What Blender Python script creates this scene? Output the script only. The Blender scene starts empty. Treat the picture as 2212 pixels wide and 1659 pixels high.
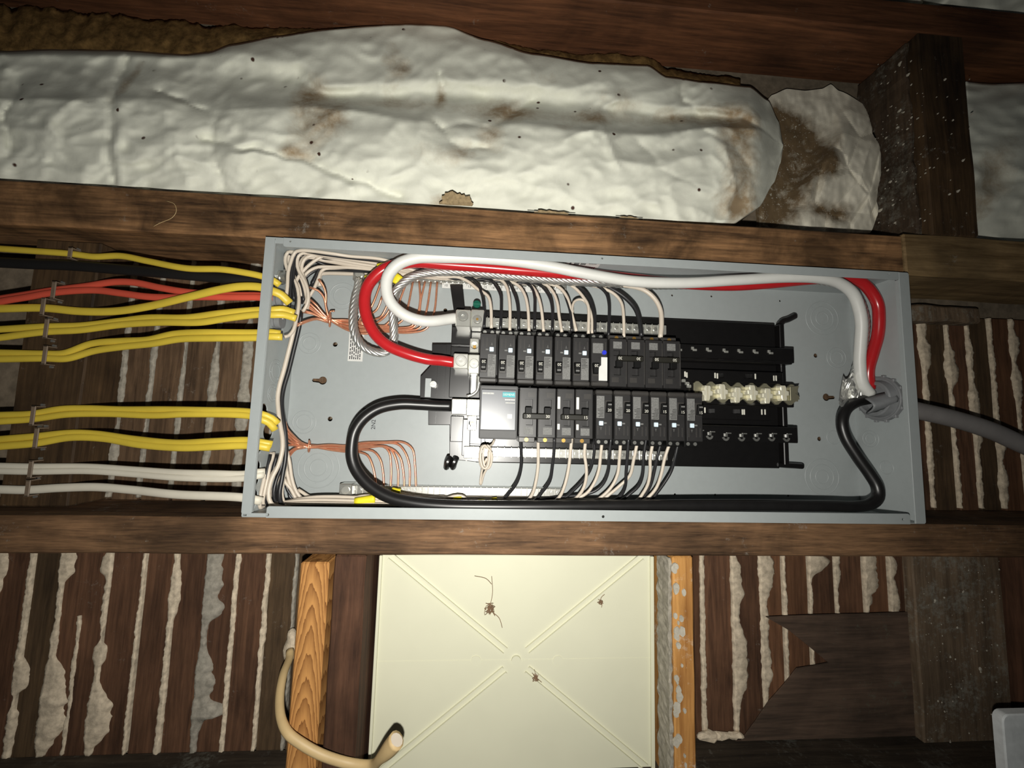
import bpy, bmesh, math, random
from mathutils import Vector, Matrix, noise

# ------------------------------------------------------------------ camera, light, exposure
# local frame: X right along the wall, Y into the wall, Z up; origin = lower left front corner of the panel
Z0 = 1.20                                     # height of the panel's lower edge above the floor
SC = bpy.context.scene
COL = SC.collection
CAM = Vector((0.29713, -0.51958, 0.12814))
YAW, PITCH, ROLL = -0.06675, 0.09323, -0.02692
FPX = 844.92                                  # focal length in pixels of the 2212 x 1659 frame
ROT = Matrix.Rotation(YAW, 3, 'Z') @ Matrix.Rotation(PITCH, 3, 'X') @ Matrix.Rotation(ROLL, 3, 'Y')
cd = bpy.data.cameras.new('camera')
cam = bpy.data.objects.new('camera', cd)
COL.objects.link(cam)
cd.sensor_width = 36.0
cd.lens = FPX * 36.0 / 2212.0
cd.clip_start = 0.01
rx, fy, uz = ROT.col[0], ROT.col[1], ROT.col[2]
mw = Matrix(((rx[0], uz[0], -fy[0], CAM[0]), (rx[1], uz[1], -fy[1], CAM[1]),
             (rx[2], uz[2], -fy[2], CAM[2] + Z0), (0, 0, 0, 1)))
cam.matrix_world = mw
SC.camera = cam

world = bpy.data.worlds.new('world')
SC.world = world
world.use_nodes = True
world.node_tree.nodes['Background'].inputs[0].default_value = (0.62, 0.68, 0.72, 1)
world.node_tree.nodes['Background'].inputs[1].default_value = 0.016

fl = bpy.data.lights.new('phone_flash_offscreen', 'SPOT')           # the phone's own flash, just under its lens
fl.energy = 21.5
fl.spot_size = math.radians(170)
fl.spot_blend = 1.0
fl.color = (1.0, 0.97, 0.90)
fl.shadow_soft_size = 0.006
flash = bpy.data.objects.new('phone_flash_offscreen', fl)
flash.location = (0.293, -0.52, 0.072 + Z0)
flash.rotation_euler = (Vector((0.27, 0.06, 0.13)) - Vector((0.293, -0.52, 0.072))).to_track_quat('-Z', 'Y').to_euler()
COL.objects.link(flash)

SC.view_settings.view_transform = 'Standard'
SC.view_settings.look = 'None'
SC.view_settings.gamma = 1.0
SC.view_settings.use_curve_mapping = False
SC.view_settings.exposure = 0.0

# ------------------------------------------------------------------ helpers
R = random.Random(7)

def at(px, py, Y):
    """the point of the depth plane Y that the photograph shows at pixel px, py"""
    d = ROT @ Vector(((px - 1106) / FPX, 1.0, (829.5 - py) / FPX))
    return CAM + d * ((Y - CAM.y) / d.y)

def atX(px, py, X):
    d = ROT @ Vector(((px - 1106) / FPX, 1.0, (829.5 - py) / FPX))
    return CAM + d * ((X - CAM.x) / d.x)

ZOOM = {'A': (540, 500, 4.424), 'B': (500, 820, 4.424), 'C': (900, 560, 5.53), 'D': (900, 800, 5.53),
        'E': (1250, 560, 4.424), 'F': (1250, 760, 4.424), 'G': (1650, 560, 2.765), 'L': (0, 480, 3.456),
        'LL': (0, 900, 3.16), 'K': (510, 500, 11.06), 'K4': (510, 1000, 11.06), 'N1': (590, 510, 9.217),
        'N2': (760, 530, 9.217), 'N3': (540, 850, 9.217), 'N4': (720, 960, 9.217), 'N5': (960, 970, 9.217),
        'N6': (1180, 930, 7.373), 'N8': (560, 600, 9.217), 'P': (0, 0, 1.0),
        'B1': (0, 1150, 3.253), 'B2': (560, 1150, 3.26), 'B3': (1000, 1100, 2.968), 'B4': (1480, 1150, 3.022)}

def px(s, pts):
    """traced points (in the frame s) -> photograph pixels"""
    x0, y0, k = ZOOM[s]
    return [(x0 + p[0] / k, y0 + p[1] / k) + tuple(p[2:]) for p in pts]

def path(pts, y0, y1=None, mid=None):
    """pixels -> points in the room; depth given per point or blended from y0 to y1 (mid in between)"""
    out = []
    n = len(pts)
    for i, p in enumerate(pts):
        if len(p) > 2:
            Y = p[2]
        elif y1 is None:
            Y = y0
        else:
            t = i / max(1, n - 1)
            Y = y0 + (y1 - y0) * t
            if mid is not None:
                Y += (mid - (y0 + y1) / 2) * math.sin(math.pi * t)
        out.append(at(p[0], p[1], Y))
    return out

def spline(pts, step=0.004):
    pts = [Vector(p) for p in pts]
    if len(pts) < 3:
        return pts
    q = [pts[0] * 2 - pts[1]] + pts + [pts[-1] * 2 - pts[-2]]
    out = []
    for i in range(1, len(q) - 2):
        p0, p1, p2, p3 = q[i - 1], q[i], q[i + 1], q[i + 2]
        # centripetal Catmull-Rom
        def dd(a, b):
            return max(1e-5, (b - a).length) ** 0.5
        t1 = dd(p0, p1); t2 = t1 + dd(p1, p2); t3 = t2 + dd(p2, p3)
        n = max(2, int((p2 - p1).length / step))
        for k in range(n):
            t = t1 + (t2 - t1) * k / n
            a1 = p0 * ((t1 - t) / t1) + p1 * (t / t1)
            a2 = p1 * ((t2 - t) / (t2 - t1)) + p2 * ((t - t1) / (t2 - t1))
            a3 = p2 * ((t3 - t) / (t3 - t2)) + p3 * ((t - t2) / (t3 - t2))
            b1 = a1 * ((t2 - t) / t2) + a2 * (t / t2)
            b2 = a2 * ((t3 - t) / (t3 - t1)) + a3 * ((t - t1) / (t3 - t1))
            out.append(b1 * ((t2 - t) / (t2 - t1)) + b2 * ((t - t1) / (t2 - t1)))
    out.append(pts[-1])
    return out

class MB:
    def __init__(self):
        self.bm = bmesh.new()
    def box(self, x0, x1, y0, y1, z0, z1, bev=0.0, seg=1):
        bm = self.bm
        r = bmesh.ops.create_cube(bm, size=1.0)
        vs = r['verts']
        bmesh.ops.scale(bm, verts=vs, vec=(abs(x1 - x0), abs(y1 - y0), abs(z1 - z0)))
        bmesh.ops.translate(bm, verts=vs, vec=((x0 + x1) / 2, (y0 + y1) / 2, (z0 + z1) / 2))
        if bev > 0:
            es = list({e for v in vs for e in v.link_edges})
            bmesh.ops.bevel(bm, geom=es, offset=bev, segments=seg, affect='EDGES', clamp_overlap=True, profile=0.5)
        return self
    def prism(self, poly, y0, y1, bev=0.0):
        """poly: (x, z) outline, extruded from y0 (front) to y1"""
        bm = self.bm
        a = [bm.verts.new((x, y0, z)) for x, z in poly]
        b = [bm.verts.new((x, y1, z)) for x, z in poly]
        n = len(poly)
        fs = [bm.faces.new(a), bm.faces.new(b[::-1])]
        for i in range(n):
            fs.append(bm.faces.new((a[i], b[i], b[(i + 1) % n], a[(i + 1) % n])))
        bmesh.ops.recalc_face_normals(bm, faces=fs)
        if bev > 0:
            bmesh.ops.bevel(bm, geom=list(fs[0].edges), offset=bev, segments=1, affect='EDGES', clamp_overlap=True)
        return self
    def tube(self, pts, ra, rb=None, n=10, taper=None, twist=0.0):
        """sweep of an ellipse: ra across the wall plane, rb in depth"""
        rb = ra if rb is None else rb
        bm = self.bm
        rings = []
        m = len(pts)
        prev = None
        for i, p in enumerate(pts):
            t = (pts[min(m - 1, i + 1)] - pts[max(0, i - 1)])
            if t.length < 1e-9:
                t = Vector((1, 0, 0))
            t.normalize()
            if prev is None:
                ref = Vector((0, 1, 0))
                if abs(t.dot(ref)) > 0.9:
                    ref = Vector((1, 0, 0))
                u = (ref - t * ref.dot(t)).normalized()
            else:
                u = (prev - t * prev.dot(t)).normalized()
            prev = u
            v = t.cross(u)
            k = 1.0 if taper is None else taper(i / max(1, m - 1))
            ring = []
            for j in range(n):
                a = 2 * math.pi * j / n + twist * i
                ring.append(bm.verts.new(p + v * (math.cos(a) * ra * k) + u * (math.sin(a) * rb * k)))
            rings.append(ring)
        fs = []
        for i in range(m - 1):
            for j in range(n):
                fs.append(bm.faces.new((rings[i][j], rings[i][(j + 1) % n], rings[i + 1][(j + 1) % n], rings[i + 1][j])))
        fs.append(bm.faces.new(rings[0][::-1]))
        fs.append(bm.faces.new(rings[-1]))
        bmesh.ops.recalc_face_normals(bm, faces=fs)
        return self
    def cyl(self, p0, p1, r, n=16, r1=None):
        p0, p1 = Vector(p0), Vector(p1)
        k = (lambda t: 1.0) if r1 is None else (lambda t: 1 + (r1 / r - 1) * t)
        return self.tube([p0, p1], r, n=n, taper=k)
    def ring(self, c, axis, r, w, n=28):
        """a thin raised ring of radius r and tube radius w around axis"""
        c, ax = Vector(c), Vector(axis).normalized()
        u = ax.orthogonal().normalized(); v = ax.cross(u)
        bm = self.bm
        rows = []
        for i in range(n):
            a = 2 * math.pi * i / n
            d = u * math.cos(a) + v * math.sin(a)
            row = []
            for j in range(6):
                b = 2 * math.pi * j / 6
                row.append(bm.verts.new(c + d * (r + w * math.cos(b)) + ax * (w * 0.6 * math.sin(b))))
            rows.append(row)
        fs = []
        for i in range(n):
            for j in range(6):
                fs.append(bm.faces.new((rows[i][j], rows[(i + 1) % n][j], rows[(i + 1) % n][(j + 1) % 6], rows[i][(j + 1) % 6])))
        bmesh.ops.recalc_face_normals(bm, faces=fs)
        return self
    def grid(self, nu, nv, fn, back=None):
        bm = self.bm
        g = [[bm.verts.new(fn(i / nu, j / nv)) for j in range(nv + 1)] for i in range(nu + 1)]
        for i in range(nu):
            for j in range(nv):
                bm.faces.new((g[i][j], g[i + 1][j], g[i + 1][j + 1], g[i][j + 1]))
        if back is not None:                                   # close the sheet with a back at depth `back`
            rim = [g[i][0] for i in range(nu + 1)] + [g[nu][j] for j in range(1, nv + 1)] + \
                  [g[i][nv] for i in range(nu - 1, -1, -1)] + [g[0][j] for j in range(nv - 1, 0, -1)]
            bk = [bm.verts.new((v.co.x, max(back, v.co.y + 0.002), v.co.z)) for v in rim]
            n = len(rim)
            for i in range(n):
                bm.faces.new((rim[i], bk[i], bk[(i + 1) % n], rim[(i + 1) % n]))
            bm.faces.new(bk)
        bmesh.ops.recalc_face_normals(bm, faces=bm.faces[:])
        return self
    def jitter(self, amp, scale, seed=0.0):
        for v in self.bm.verts:
            q = v.co * scale + Vector((seed, seed * 1.7, seed * 0.3))
            v.co += Vector((noise.noise(q), noise.noise(q + Vector((31, 7, 3))), noise.noise(q + Vector((5, 47, 13))))) * amp
        return self
    def cut(self, n, axis):
        """slice long boxes crosswise so that they can be roughened"""
        bm = self.bm
        lo = min(v.co[axis] for v in bm.verts); hi = max(v.co[axis] for v in bm.verts)
        no = Vector((0, 0, 0)); no[axis] = 1
        for i in range(1, n):
            co = Vector((0, 0, 0)); co[axis] = lo + (hi - lo) * i / n
            bmesh.ops.bisect_plane(bm, geom=bm.verts[:] + bm.edges[:] + bm.faces[:], plane_co=co, plane_no=no)
        return self

ORG = {}

def carve(o, b):
    """cut real holes or recesses: subtract the closed shapes b from the mesh of o"""
    bm = b.bm
    bmesh.ops.translate(bm, verts=bm.verts[:], vec=-ORG[o.name])
    cm = bpy.data.meshes.new('cutter'); bm.to_mesh(cm); bm.free()
    ta = bpy.data.objects.new('cut_target', o.data.copy()); tb = bpy.data.objects.new('cutter', cm)
    COL.objects.link(ta); COL.objects.link(tb)
    md = ta.modifiers.new('cut', 'BOOLEAN'); md.operation = 'DIFFERENCE'; md.solver = 'EXACT'; md.use_self = True; md.object = tb
    me = bpy.data.meshes.new_from_object(ta.evaluated_get(bpy.context.evaluated_depsgraph_get()))
    mat = o.data.materials[0]
    o.data = me
    me.name = o.name
    me.materials.clear(); me.materials.append(mat)
    for q in (ta, tb):
        m_ = q.data; bpy.data.objects.remove(q); bpy.data.meshes.remove(m_)
    return o

def mk(name, b, mat, parent=None, smooth=False, attr=None):
    """one mesh object with its own origin; parts are placed relative to their thing"""
    bm = b.bm if isinstance(b, MB) else b
    lo = Vector((1e9,) * 3); hi = -lo
    for v in bm.verts:
        for k in range(3):
            lo[k] = min(lo[k], v.co[k]); hi[k] = max(hi[k], v.co[k])
    c = (lo + hi) / 2
    if parent is None:
        c.z = lo.z
    me = bpy.data.meshes.new(name)
    if attr is not None:
        vals = [attr(v.co) for v in bm.verts]
    bmesh.ops.translate(bm, verts=bm.verts[:], vec=-c)
    bm.to_mesh(me)
    bm.free()
    if smooth:
        for p in me.polygons:
            p.use_smooth = True
    if attr is not None:
        at_ = me.attributes.new('stain', 'FLOAT', 'POINT')
        for i, x in enumerate(vals):
            at_.data[i].value = x
    me.materials.append(mat)
    o = bpy.data.objects.new(name, me)
    COL.objects.link(o)
    ORG[o.name] = c.copy()
    if parent is None:
        o.location = c + Vector((0, 0, Z0))
    else:
        o.parent = parent
        o.location = c - ORG[parent.name]
    return o

def autosmooth(o, deg=40):
    me = o.data
    for p in me.polygons:
        p.use_smooth = True
    bm = bmesh.new(); bm.from_mesh(me)
    lim = math.radians(deg)
    for e in bm.edges:
        e.smooth = not (len(e.link_faces) == 2 and e.calc_face_angle(0) > lim)
    bm.to_mesh(me); bm.free()
    return o

def tag(o, label, cat, group=None, kind=None):
    o['label'] = label
    if cat:
        o['category'] = cat
    if group:
        o['group'] = group
    if kind:
        o['kind'] = kind
    return o

def thing(name, label, cat, loc, group=None):
    o = bpy.data.objects.new(name, None)
    o.empty_display_size = 0.02
    COL.objects.link(o)
    c = Vector(loc)
    ORG[o.name] = c
    o.location = c + Vector((0, 0, Z0))
    tag(o, label, cat, group)
    return o

def struct(name, b, mat, label=None, smooth=False, attr=None):
    o = mk(name, b, mat, None, smooth, attr)
    o['kind'] = 'structure'
    if label:
        o['label'] = label
    return o

def again(src, delta, parent, rot=None):
    """another copy of a part, moved by delta, sharing its mesh"""
    o = src.copy()
    COL.objects.link(o)
    o.parent = parent
    ORG[o.name] = ORG[src.name] + Vector(delta)
    o.location = ORG[o.name] - ORG[parent.name]
    if rot is not None:
        o.rotation_euler = rot
    return o

def dup(root, loc, label, roty=0.0, group=None):
    """another copy of a thing with its parts and sub-parts"""
    r = root.copy(); COL.objects.link(r)
    ORG[r.name] = Vector(loc)
    r.location = Vector(loc) + Vector((0, 0, Z0)); r.rotation_euler = (0, roty, 0)
    r['label'] = label
    if group:
        r['group'] = group
    for ch in list(root.children):
        c = ch.copy(); COL.objects.link(c); c.parent = r
        for g in ch.children:
            d = g.copy(); COL.objects.link(d); d.parent = c
    return r

def text_mesh(s, size, mat, parent, c, name, flip=False, vert=False, sx=1.0):
    """flat lettering facing the room, centred at c (local frame)"""
    cu = bpy.data.curves.new('lettering', 'FONT')
    cu.body = s; cu.size = size; cu.align_x = 'CENTER'; cu.align_y = 'CENTER'; cu.extrude = 0.00012
    cu.resolution_u = 3
    t = bpy.data.objects.new('lettering', cu)
    COL.objects.link(t)
    dg = bpy.context.evaluated_depsgraph_get()
    me = bpy.data.meshes.new_from_object(t.evaluated_get(dg))
    bpy.data.objects.remove(t); bpy.data.curves.remove(cu)
    m = Matrix.Rotation(math.pi / 2, 4, 'X') @ Matrix.Diagonal((sx, 1, 1, 1))
    if flip:
        m = Matrix.Rotation(math.pi, 4, 'Y') @ m
    if vert:
        m = Matrix.Rotation(-math.pi / 2, 4, 'Y') @ m
    me.transform(m)
    me.materials.clear(); me.materials.append(mat)
    o = bpy.data.objects.new(name, me)
    COL.objects.link(o)
    o.parent = parent
    ORG[o.name] = Vector(c)
    o.location = Vector(c) - ORG[parent.name]
    return o

# ------------------------------------------------------------------ materials
def lin(c):
    return tuple((x / 255 / 12.92 if x / 255 <= 0.04045 else ((x / 255 + 0.055) / 1.055) ** 2.4) for x in c) + (1.0,)

class NT:
    def __init__(self, name, rough=0.5, metal=0.0, spec=0.5):
        self.m = bpy.data.materials.new(name)
        self.m.use_nodes = True
        self.t = self.m.node_tree
        self.b = self.t.nodes['Principled BSDF']
        self.b.inputs['Roughness'].default_value = rough
        self.b.inputs['Metallic'].default_value = metal
        self.b.inputs['Specular IOR Level'].default_value = spec
    def n(self, kind, **kw):
        x = self.t.nodes.new(kind)
        for k, v in kw.items():
            setattr(x, k, v)
        return x
    def l(self, a, b):
        self.t.links.new(a, b)
    def coord(self, scale=(1, 1, 1)):
        tc = self.n('ShaderNodeTexCoord')
        oi = self.n('ShaderNodeObjectInfo')
        ad = self.n('ShaderNodeVectorMath', operation='MULTIPLY_ADD')   # shift the grain from piece to piece
        cb = self.n('ShaderNodeCombineXYZ')
        for i in range(3):
            self.l(oi.outputs['Random'], cb.inputs[i])
        self.l(cb.outputs[0], ad.inputs[0]); ad.inputs[1].default_value = (3.7, 5.1, 4.3)
        self.l(tc.outputs['Object'], ad.inputs[2])
        mp = self.n('ShaderNodeMapping'); mp.inputs['Scale'].default_value = scale
        self.l(ad.outputs[0], mp.inputs[0])
        return mp.outputs[0], oi.outputs['Random']
    def noise(self, vec, scale, detail=6, rough=0.6, dist=0.0):
        x = self.n('ShaderNodeTexNoise')
        x.inputs['Scale'].default_value = scale; x.inputs['Detail'].default_value = detail
        x.inputs['Roughness'].default_value = rough; x.inputs['Distortion'].default_value = dist
        self.l(vec, x.inputs['Vector'])
        return x.outputs['Fac']
    def ramp(self, fac, stops):
        r = self.n('ShaderNodeValToRGB')
        while len(r.color_ramp.elements) < len(stops):
            r.color_ramp.elements.new(0.5)
        for e, (p, c) in zip(r.color_ramp.elements, stops):
            e.position = p; e.color = c
        self.l(fac, r.inputs[0])
        return r.outputs[0]
    def mix(self, fac, a, b, kind='MIX'):
        x = self.n('ShaderNodeMix', data_type='RGBA', blend_type=kind)
        if isinstance(fac, float):
            x.inputs[0].default_value = fac
        else:
            self.l(fac, x.inputs[0])
        for s, v in ((x.inputs[6], a), (x.inputs[7], b)):
            if isinstance(v, tuple):
                s.default_value = v
            else:
                self.l(v, s)
        return x.outputs[2]
    def math(self, op, a, b=0.0, clamp=False):
        x = self.n('ShaderNodeMath', operation=op, use_clamp=clamp)
        for s, v in ((x.inputs[0], a), (x.inputs[1], b)):
            if isinstance(v, (int, float)):
                s.default_value = v
            else:
                self.l(v, s)
        return x.outputs[0]
    def bump(self, h, strength, dist=0.002):
        x = self.n('ShaderNodeBump'); x.inputs['Strength'].default_value = strength; x.inputs['Distance'].default_value = dist
        self.l(h, x.inputs['Height']); self.l(x.outputs[0], self.b.inputs['Normal'])
    def col(self, c):
        if isinstance(c, tuple):
            self.b.inputs['Base Color'].default_value = c
        else:
            self.l(c, self.b.inputs['Base Color'])
        return self.m

W1, BK = (1, 1, 1, 1), (0, 0, 0, 1)

def plain(name, c, rough=0.5, metal=0.0, spec=0.5, var=0.12, nscale=60, bump=0.0):
    t = NT(name, rough, metal, spec)
    v, rnd = t.coord()
    f = t.noise(v, nscale, 4)
    a = lin(c)
    k = t.ramp(f, [(0.3, tuple(x * (1 - var) for x in a[:3]) + (1,)), (0.7, tuple(min(1, x * (1 + var)) for x in a[:3]) + (1,))])
    if bump:
        t.bump(f, bump, 0.001)
    return t.col(k)

def wood(name, dark, light, axis, grain=14, blotch=5, dust=0.0, rough=0.75, dustcol=(150, 145, 135), spread=0.35, fine=220, bump=0.5):
    """grain stretched along `axis`, dark blotches, optional plaster dust"""
    t = NT(name, rough, 0, 0.25)
    sc = [1.0, 1.0, 1.0]; sc[axis] = 0.07
    v, rnd = t.coord(tuple(sc))
    g = t.noise(v, grain * 6, 8, 0.65, 0.6)
    g2 = t.noise(v, fine, 4, 0.6)
    v2, _ = t.coord((1, 1, 1))
    bl = t.noise(v2, blotch, 5, 0.6, 0.4)
    h = t.math('ADD', t.math('MULTIPLY', g, 0.65), t.math('MULTIPLY', g2, 0.35))
    c = t.ramp(h, [(0.34, lin(dark)), (0.66, lin(light))])
    shade = t.ramp(bl, [(0.36, (spread, spread, spread, 1)), (0.62, W1)])
    c = t.mix(1.0, c, shade, 'MULTIPLY')
    br = t.math('ADD', t.math('MULTIPLY', rnd, 0.5), 0.75)
    cb = t.n('ShaderNodeCombineColor')
    for i in range(3):
        t.l(br, cb.inputs[i])
    c = t.mix(1.0, c, cb.outputs[0], 'MULTIPLY')
    if dust > 0:
        dn = t.noise(v2, 110, 10, 0.8)
        dl = t.noise(v2, 16, 4, 0.6)
        dm = t.math('ADD', t.math('MULTIPLY', dn, 0.62), t.math('MULTIPLY', dl, 0.38))
        dm = t.ramp(dm, [(0.61 - 0.20 * dust, BK), (0.72 - 0.10 * dust, (0.85, 0.85, 0.85, 1))])
        c = t.mix(dm, c, lin(dustcol))
    t.bump(h, bump, 0.002)
    return t.col(c)

M = {}
M['stud'] = wood('stud_wood', (66, 47, 31), (158, 118, 80), 0, dust=0.10, spread=0.30, blotch=13)
M['stud_dark'] = wood('dark_stud_wood', (62, 38, 24), (124, 80, 52), 0, dust=0.05, spread=0.5)
M['stud_low'] = wood('lower_stud_wood', (66, 48, 34), (158, 120, 86), 0, dust=0.16, spread=0.36, fine=420, blotch=6)
M['block'] = wood('blocking_wood', (52, 38, 24), (104, 80, 54), 2, dust=0.1)
M['block_pale'] = wood('pale_block_wood', (112, 88, 56), (182, 152, 108), 0, dust=0.05, spread=0.4)
M['lath'] = wood('lath_wood', (66, 45, 33), (118, 84, 62), 2, dust=0.08, spread=0.55, grain=20)
M['lath_b'] = wood('olive_lath_wood', (62, 48, 34), (108, 86, 62), 2, dust=0.06, spread=0.55, grain=20)
M['lath_c'] = wood('orange_lath_wood', (78, 52, 36), (130, 92, 66), 2, dust=0.08, spread=0.6, grain=20)
M['lath_mid'] = wood('mid_lath_wood', (66, 50, 36), (124, 98, 74), 2, dust=0.12, spread=0.55, grain=20)
M['grey_board'] = wood('dusty_grey_board', (96, 80, 64), (150, 128, 104), 2, dust=0.5, dustcol=(150, 150, 140), spread=0.6)
def arched_pine(name, dark, light):
    """flat-sawn board: nested arches of grain"""
    t = NT(name, 0.7, 0, 0.25)
    tc = t.n('ShaderNodeTexCoord'); sp = t.n('ShaderNodeSeparateXYZ')
    t.l(tc.outputs['Object'], sp.inputs[0])
    x2 = t.math('MULTIPLY', sp.outputs[0], sp.outputs[0])
    v, _ = t.coord((1, 1, 0.12))
    nz = t.noise(v, 55, 5, 0.6)
    ph = t.math('ADD', t.math('ADD', sp.outputs[2], t.math('MULTIPLY', x2, 260.0)), t.math('MULTIPLY', nz, 0.075))
    f = t.math('FRACT', t.math('MULTIPLY', ph, 36.0))
    g = t.noise(v, 240, 4)
    c = t.ramp(t.math('ADD', t.math('MULTIPLY', f, 0.75), t.math('MULTIPLY', g, 0.30)), [(0.25, lin(light)), (0.75, lin(tuple((a + b) / 2 for a, b in zip(light, dark)))), (0.95, lin(dark))])
    t.bump(g, 0.2, 0.001)
    return t.col(c)

M['pine'] = arched_pine('orange_pine', (112, 70, 34), (190, 138, 80))
M['old_pine'] = wood('old_dark_pine', (54, 36, 26), (112, 78, 58), 2, spread=0.5)
M['pine_flaky'] = wood('flaky_pine', (138, 92, 46), (196, 146, 84), 2, dust=0.28, dustcol=(225, 215, 195), spread=0.75)
M['plaster'] = plain('grey_plaster', (202, 187, 164), 0.95, 0, 0.2, 0.30, 130, 0.7)
M['plaster_grey'] = plain('greyer_plaster', (150, 144, 132), 0.95, 0, 0.2, 0.30, 130, 0.7)
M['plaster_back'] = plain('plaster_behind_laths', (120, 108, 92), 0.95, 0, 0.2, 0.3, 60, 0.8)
M['rubble'] = plain('plaster_crumbs', (176, 170, 156), 0.95, 0, 0.2, 0.2, 120, 0.6)
M['steel'] = plain('grey_painted_steel', (160, 166, 166), 0.42, 0, 0.5, 0.025, 90, 0.02)
M['zinc'] = plain('zinc_plated_metal', (206, 206, 200), 0.30, 0.85, 0.5, 0.08, 140)
M['bright'] = plain('bright_tinned_metal', (228, 228, 220), 0.26, 0.75, 0.5, 0.06, 160)
M['stab'] = plain('bright_stab_metal', (238, 234, 212), 0.35, 0.35, 0.5, 0.04, 60)
M['dull'] = plain('dull_bus_metal', (150, 146, 124), 0.42, 0.6, 0.5, 0.10, 60)
M['alu'] = plain('bare_aluminium', (214, 214, 210), 0.34, 0.85, 0.5, 0.1, 200)
M['copper'] = plain('bare_copper', (218, 154, 122), 0.32, 0.65, 0.5, 0.14, 120)
M['brass'] = plain('brass_screw', (190, 150, 80), 0.35, 0.8)
M['white_pvc'] = plain('white_insulation', (212, 212, 207), 0.42, 0, 0.5, 0.03)
M['cream_pvc'] = plain('cream_thin_insulation', (202, 191, 176), 0.42, 0, 0.5, 0.04)
M['red_pvc'] = plain('red_insulation', (178, 34, 38), 0.24, 0, 0.5, 0.06)
M['black_pvc'] = plain('black_insulation', (26, 25, 25), 0.36, 0, 0.5, 0.15)
M['black_thin'] = plain('black_thin_insulation', (34, 34, 36), 0.38, 0, 0.5, 0.15)
M['yellow_pvc'] = plain('yellow_sheath', (216, 190, 68), 0.42, 0, 0.4, 0.06, 30)
M['coral_pvc'] = plain('coral_red_sheath', (204, 84, 64), 0.5, 0, 0.4, 0.06, 30)
M['white_sheath'] = plain('off_white_sheath', (216, 210, 194), 0.5, 0, 0.4, 0.05, 30)
M['black_sheath'] = plain('black_sheath', (26, 25, 24), 0.55, 0, 0.4, 0.1, 30)
M['beige_pvc'] = plain('beige_sheath', (196, 170, 124), 0.5, 0, 0.4, 0.08, 30)
M['grey_sheath'] = plain('grey_service_sheath', (128, 124, 122), 0.6, 0, 0.4, 0.08, 40, 0.1)
M['tag_yellow'] = plain('yellow_tape', (228, 214, 44), 0.5, 0, 0.4, 0.05)
M['black_plastic'] = plain('black_bus_plastic', (20, 19, 19), 0.31, 0, 0.62, 0.12, 80)
M['breaker'] = plain('charcoal_breaker_case', (41, 40, 40), 0.40, 0, 0.5, 0.10, 120)
M['breaker2'] = plain('smoky_breaker_case', (58, 56, 54), 0.36, 0, 0.5, 0.10, 120)
M['toggle'] = plain('black_toggle', (9, 9, 9), 0.55, 0, 0.25)
M['tie'] = plain('olive_black_handle_tie', (34, 33, 28), 0.5, 0, 0.3)
M['label_grey'] = plain('grey_printed_label', (112, 112, 110), 0.6, 0, 0.4, 0.35, 900)
M['label_white'] = plain('white_label', (212, 212, 208), 0.6, 0, 0.4, 0.05)
M['button'] = plain('pale_blue_button', (214, 232, 244), 0.4, 0, 0.5, 0.02)
M['blue'] = plain('blue_button', (40, 52, 196), 0.4)
M['print'] = plain('white_print', (214, 212, 200), 0.6)
M['ink'] = plain('dark_ink', (58, 58, 62), 0.8, 0, 0.08)
M['surge_case'] = plain('mid_grey_surge_case', (96, 96, 96), 0.62, 0, 0.3, 0.05)
M['ink_red'] = plain('red_ink', (150, 70, 84), 0.7)
M['teal'] = plain('teal_logo', (40, 160, 168), 0.5)
M['screen'] = plain('glossy_grey_faceplate', (98, 101, 106), 0.30, 0, 0.5, 0.05)
M['green'] = plain('green_screw', (20, 92, 74), 0.35, 0.3)
M['grey_plastic'] = plain('grey_connector_plastic', (122, 124, 126), 0.5, 0, 0.4)
M['cream_door'] = plain('cream_plastic_door', (214, 213, 189), 0.5, 0, 0.4, 0.03, 8)
M['torn'] = plain('torn_brown_paper', (158, 138, 106), 0.95, 0, 0.1, 0.3, 200, 0.5)
M['cobweb'] = plain('dusty_cobweb', (126, 100, 76), 0.95)
M['staple'] = plain('grey_staple', (116, 100, 84), 0.6)
M['felt'] = wood('torn_dark_felt', (58, 48, 40), (104, 84, 70), 0, dust=0.2, dustcol=(96, 100, 86), spread=0.55, rough=0.95)
M['white_cover'] = plain('white_plastic_cover', (238, 242, 242), 0.5)
M['fibre'] = plain('brown_mineral_fibre', (108, 84, 50), 1.0, 0, 0.1, 0.5, 90, 1.0)
M['dusty_stud'] = wood('dusty_sill_wood', (52, 44, 36), (92, 80, 66), 0, dust=0.4, dustcol=(112, 112, 104), spread=0.5)

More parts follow.
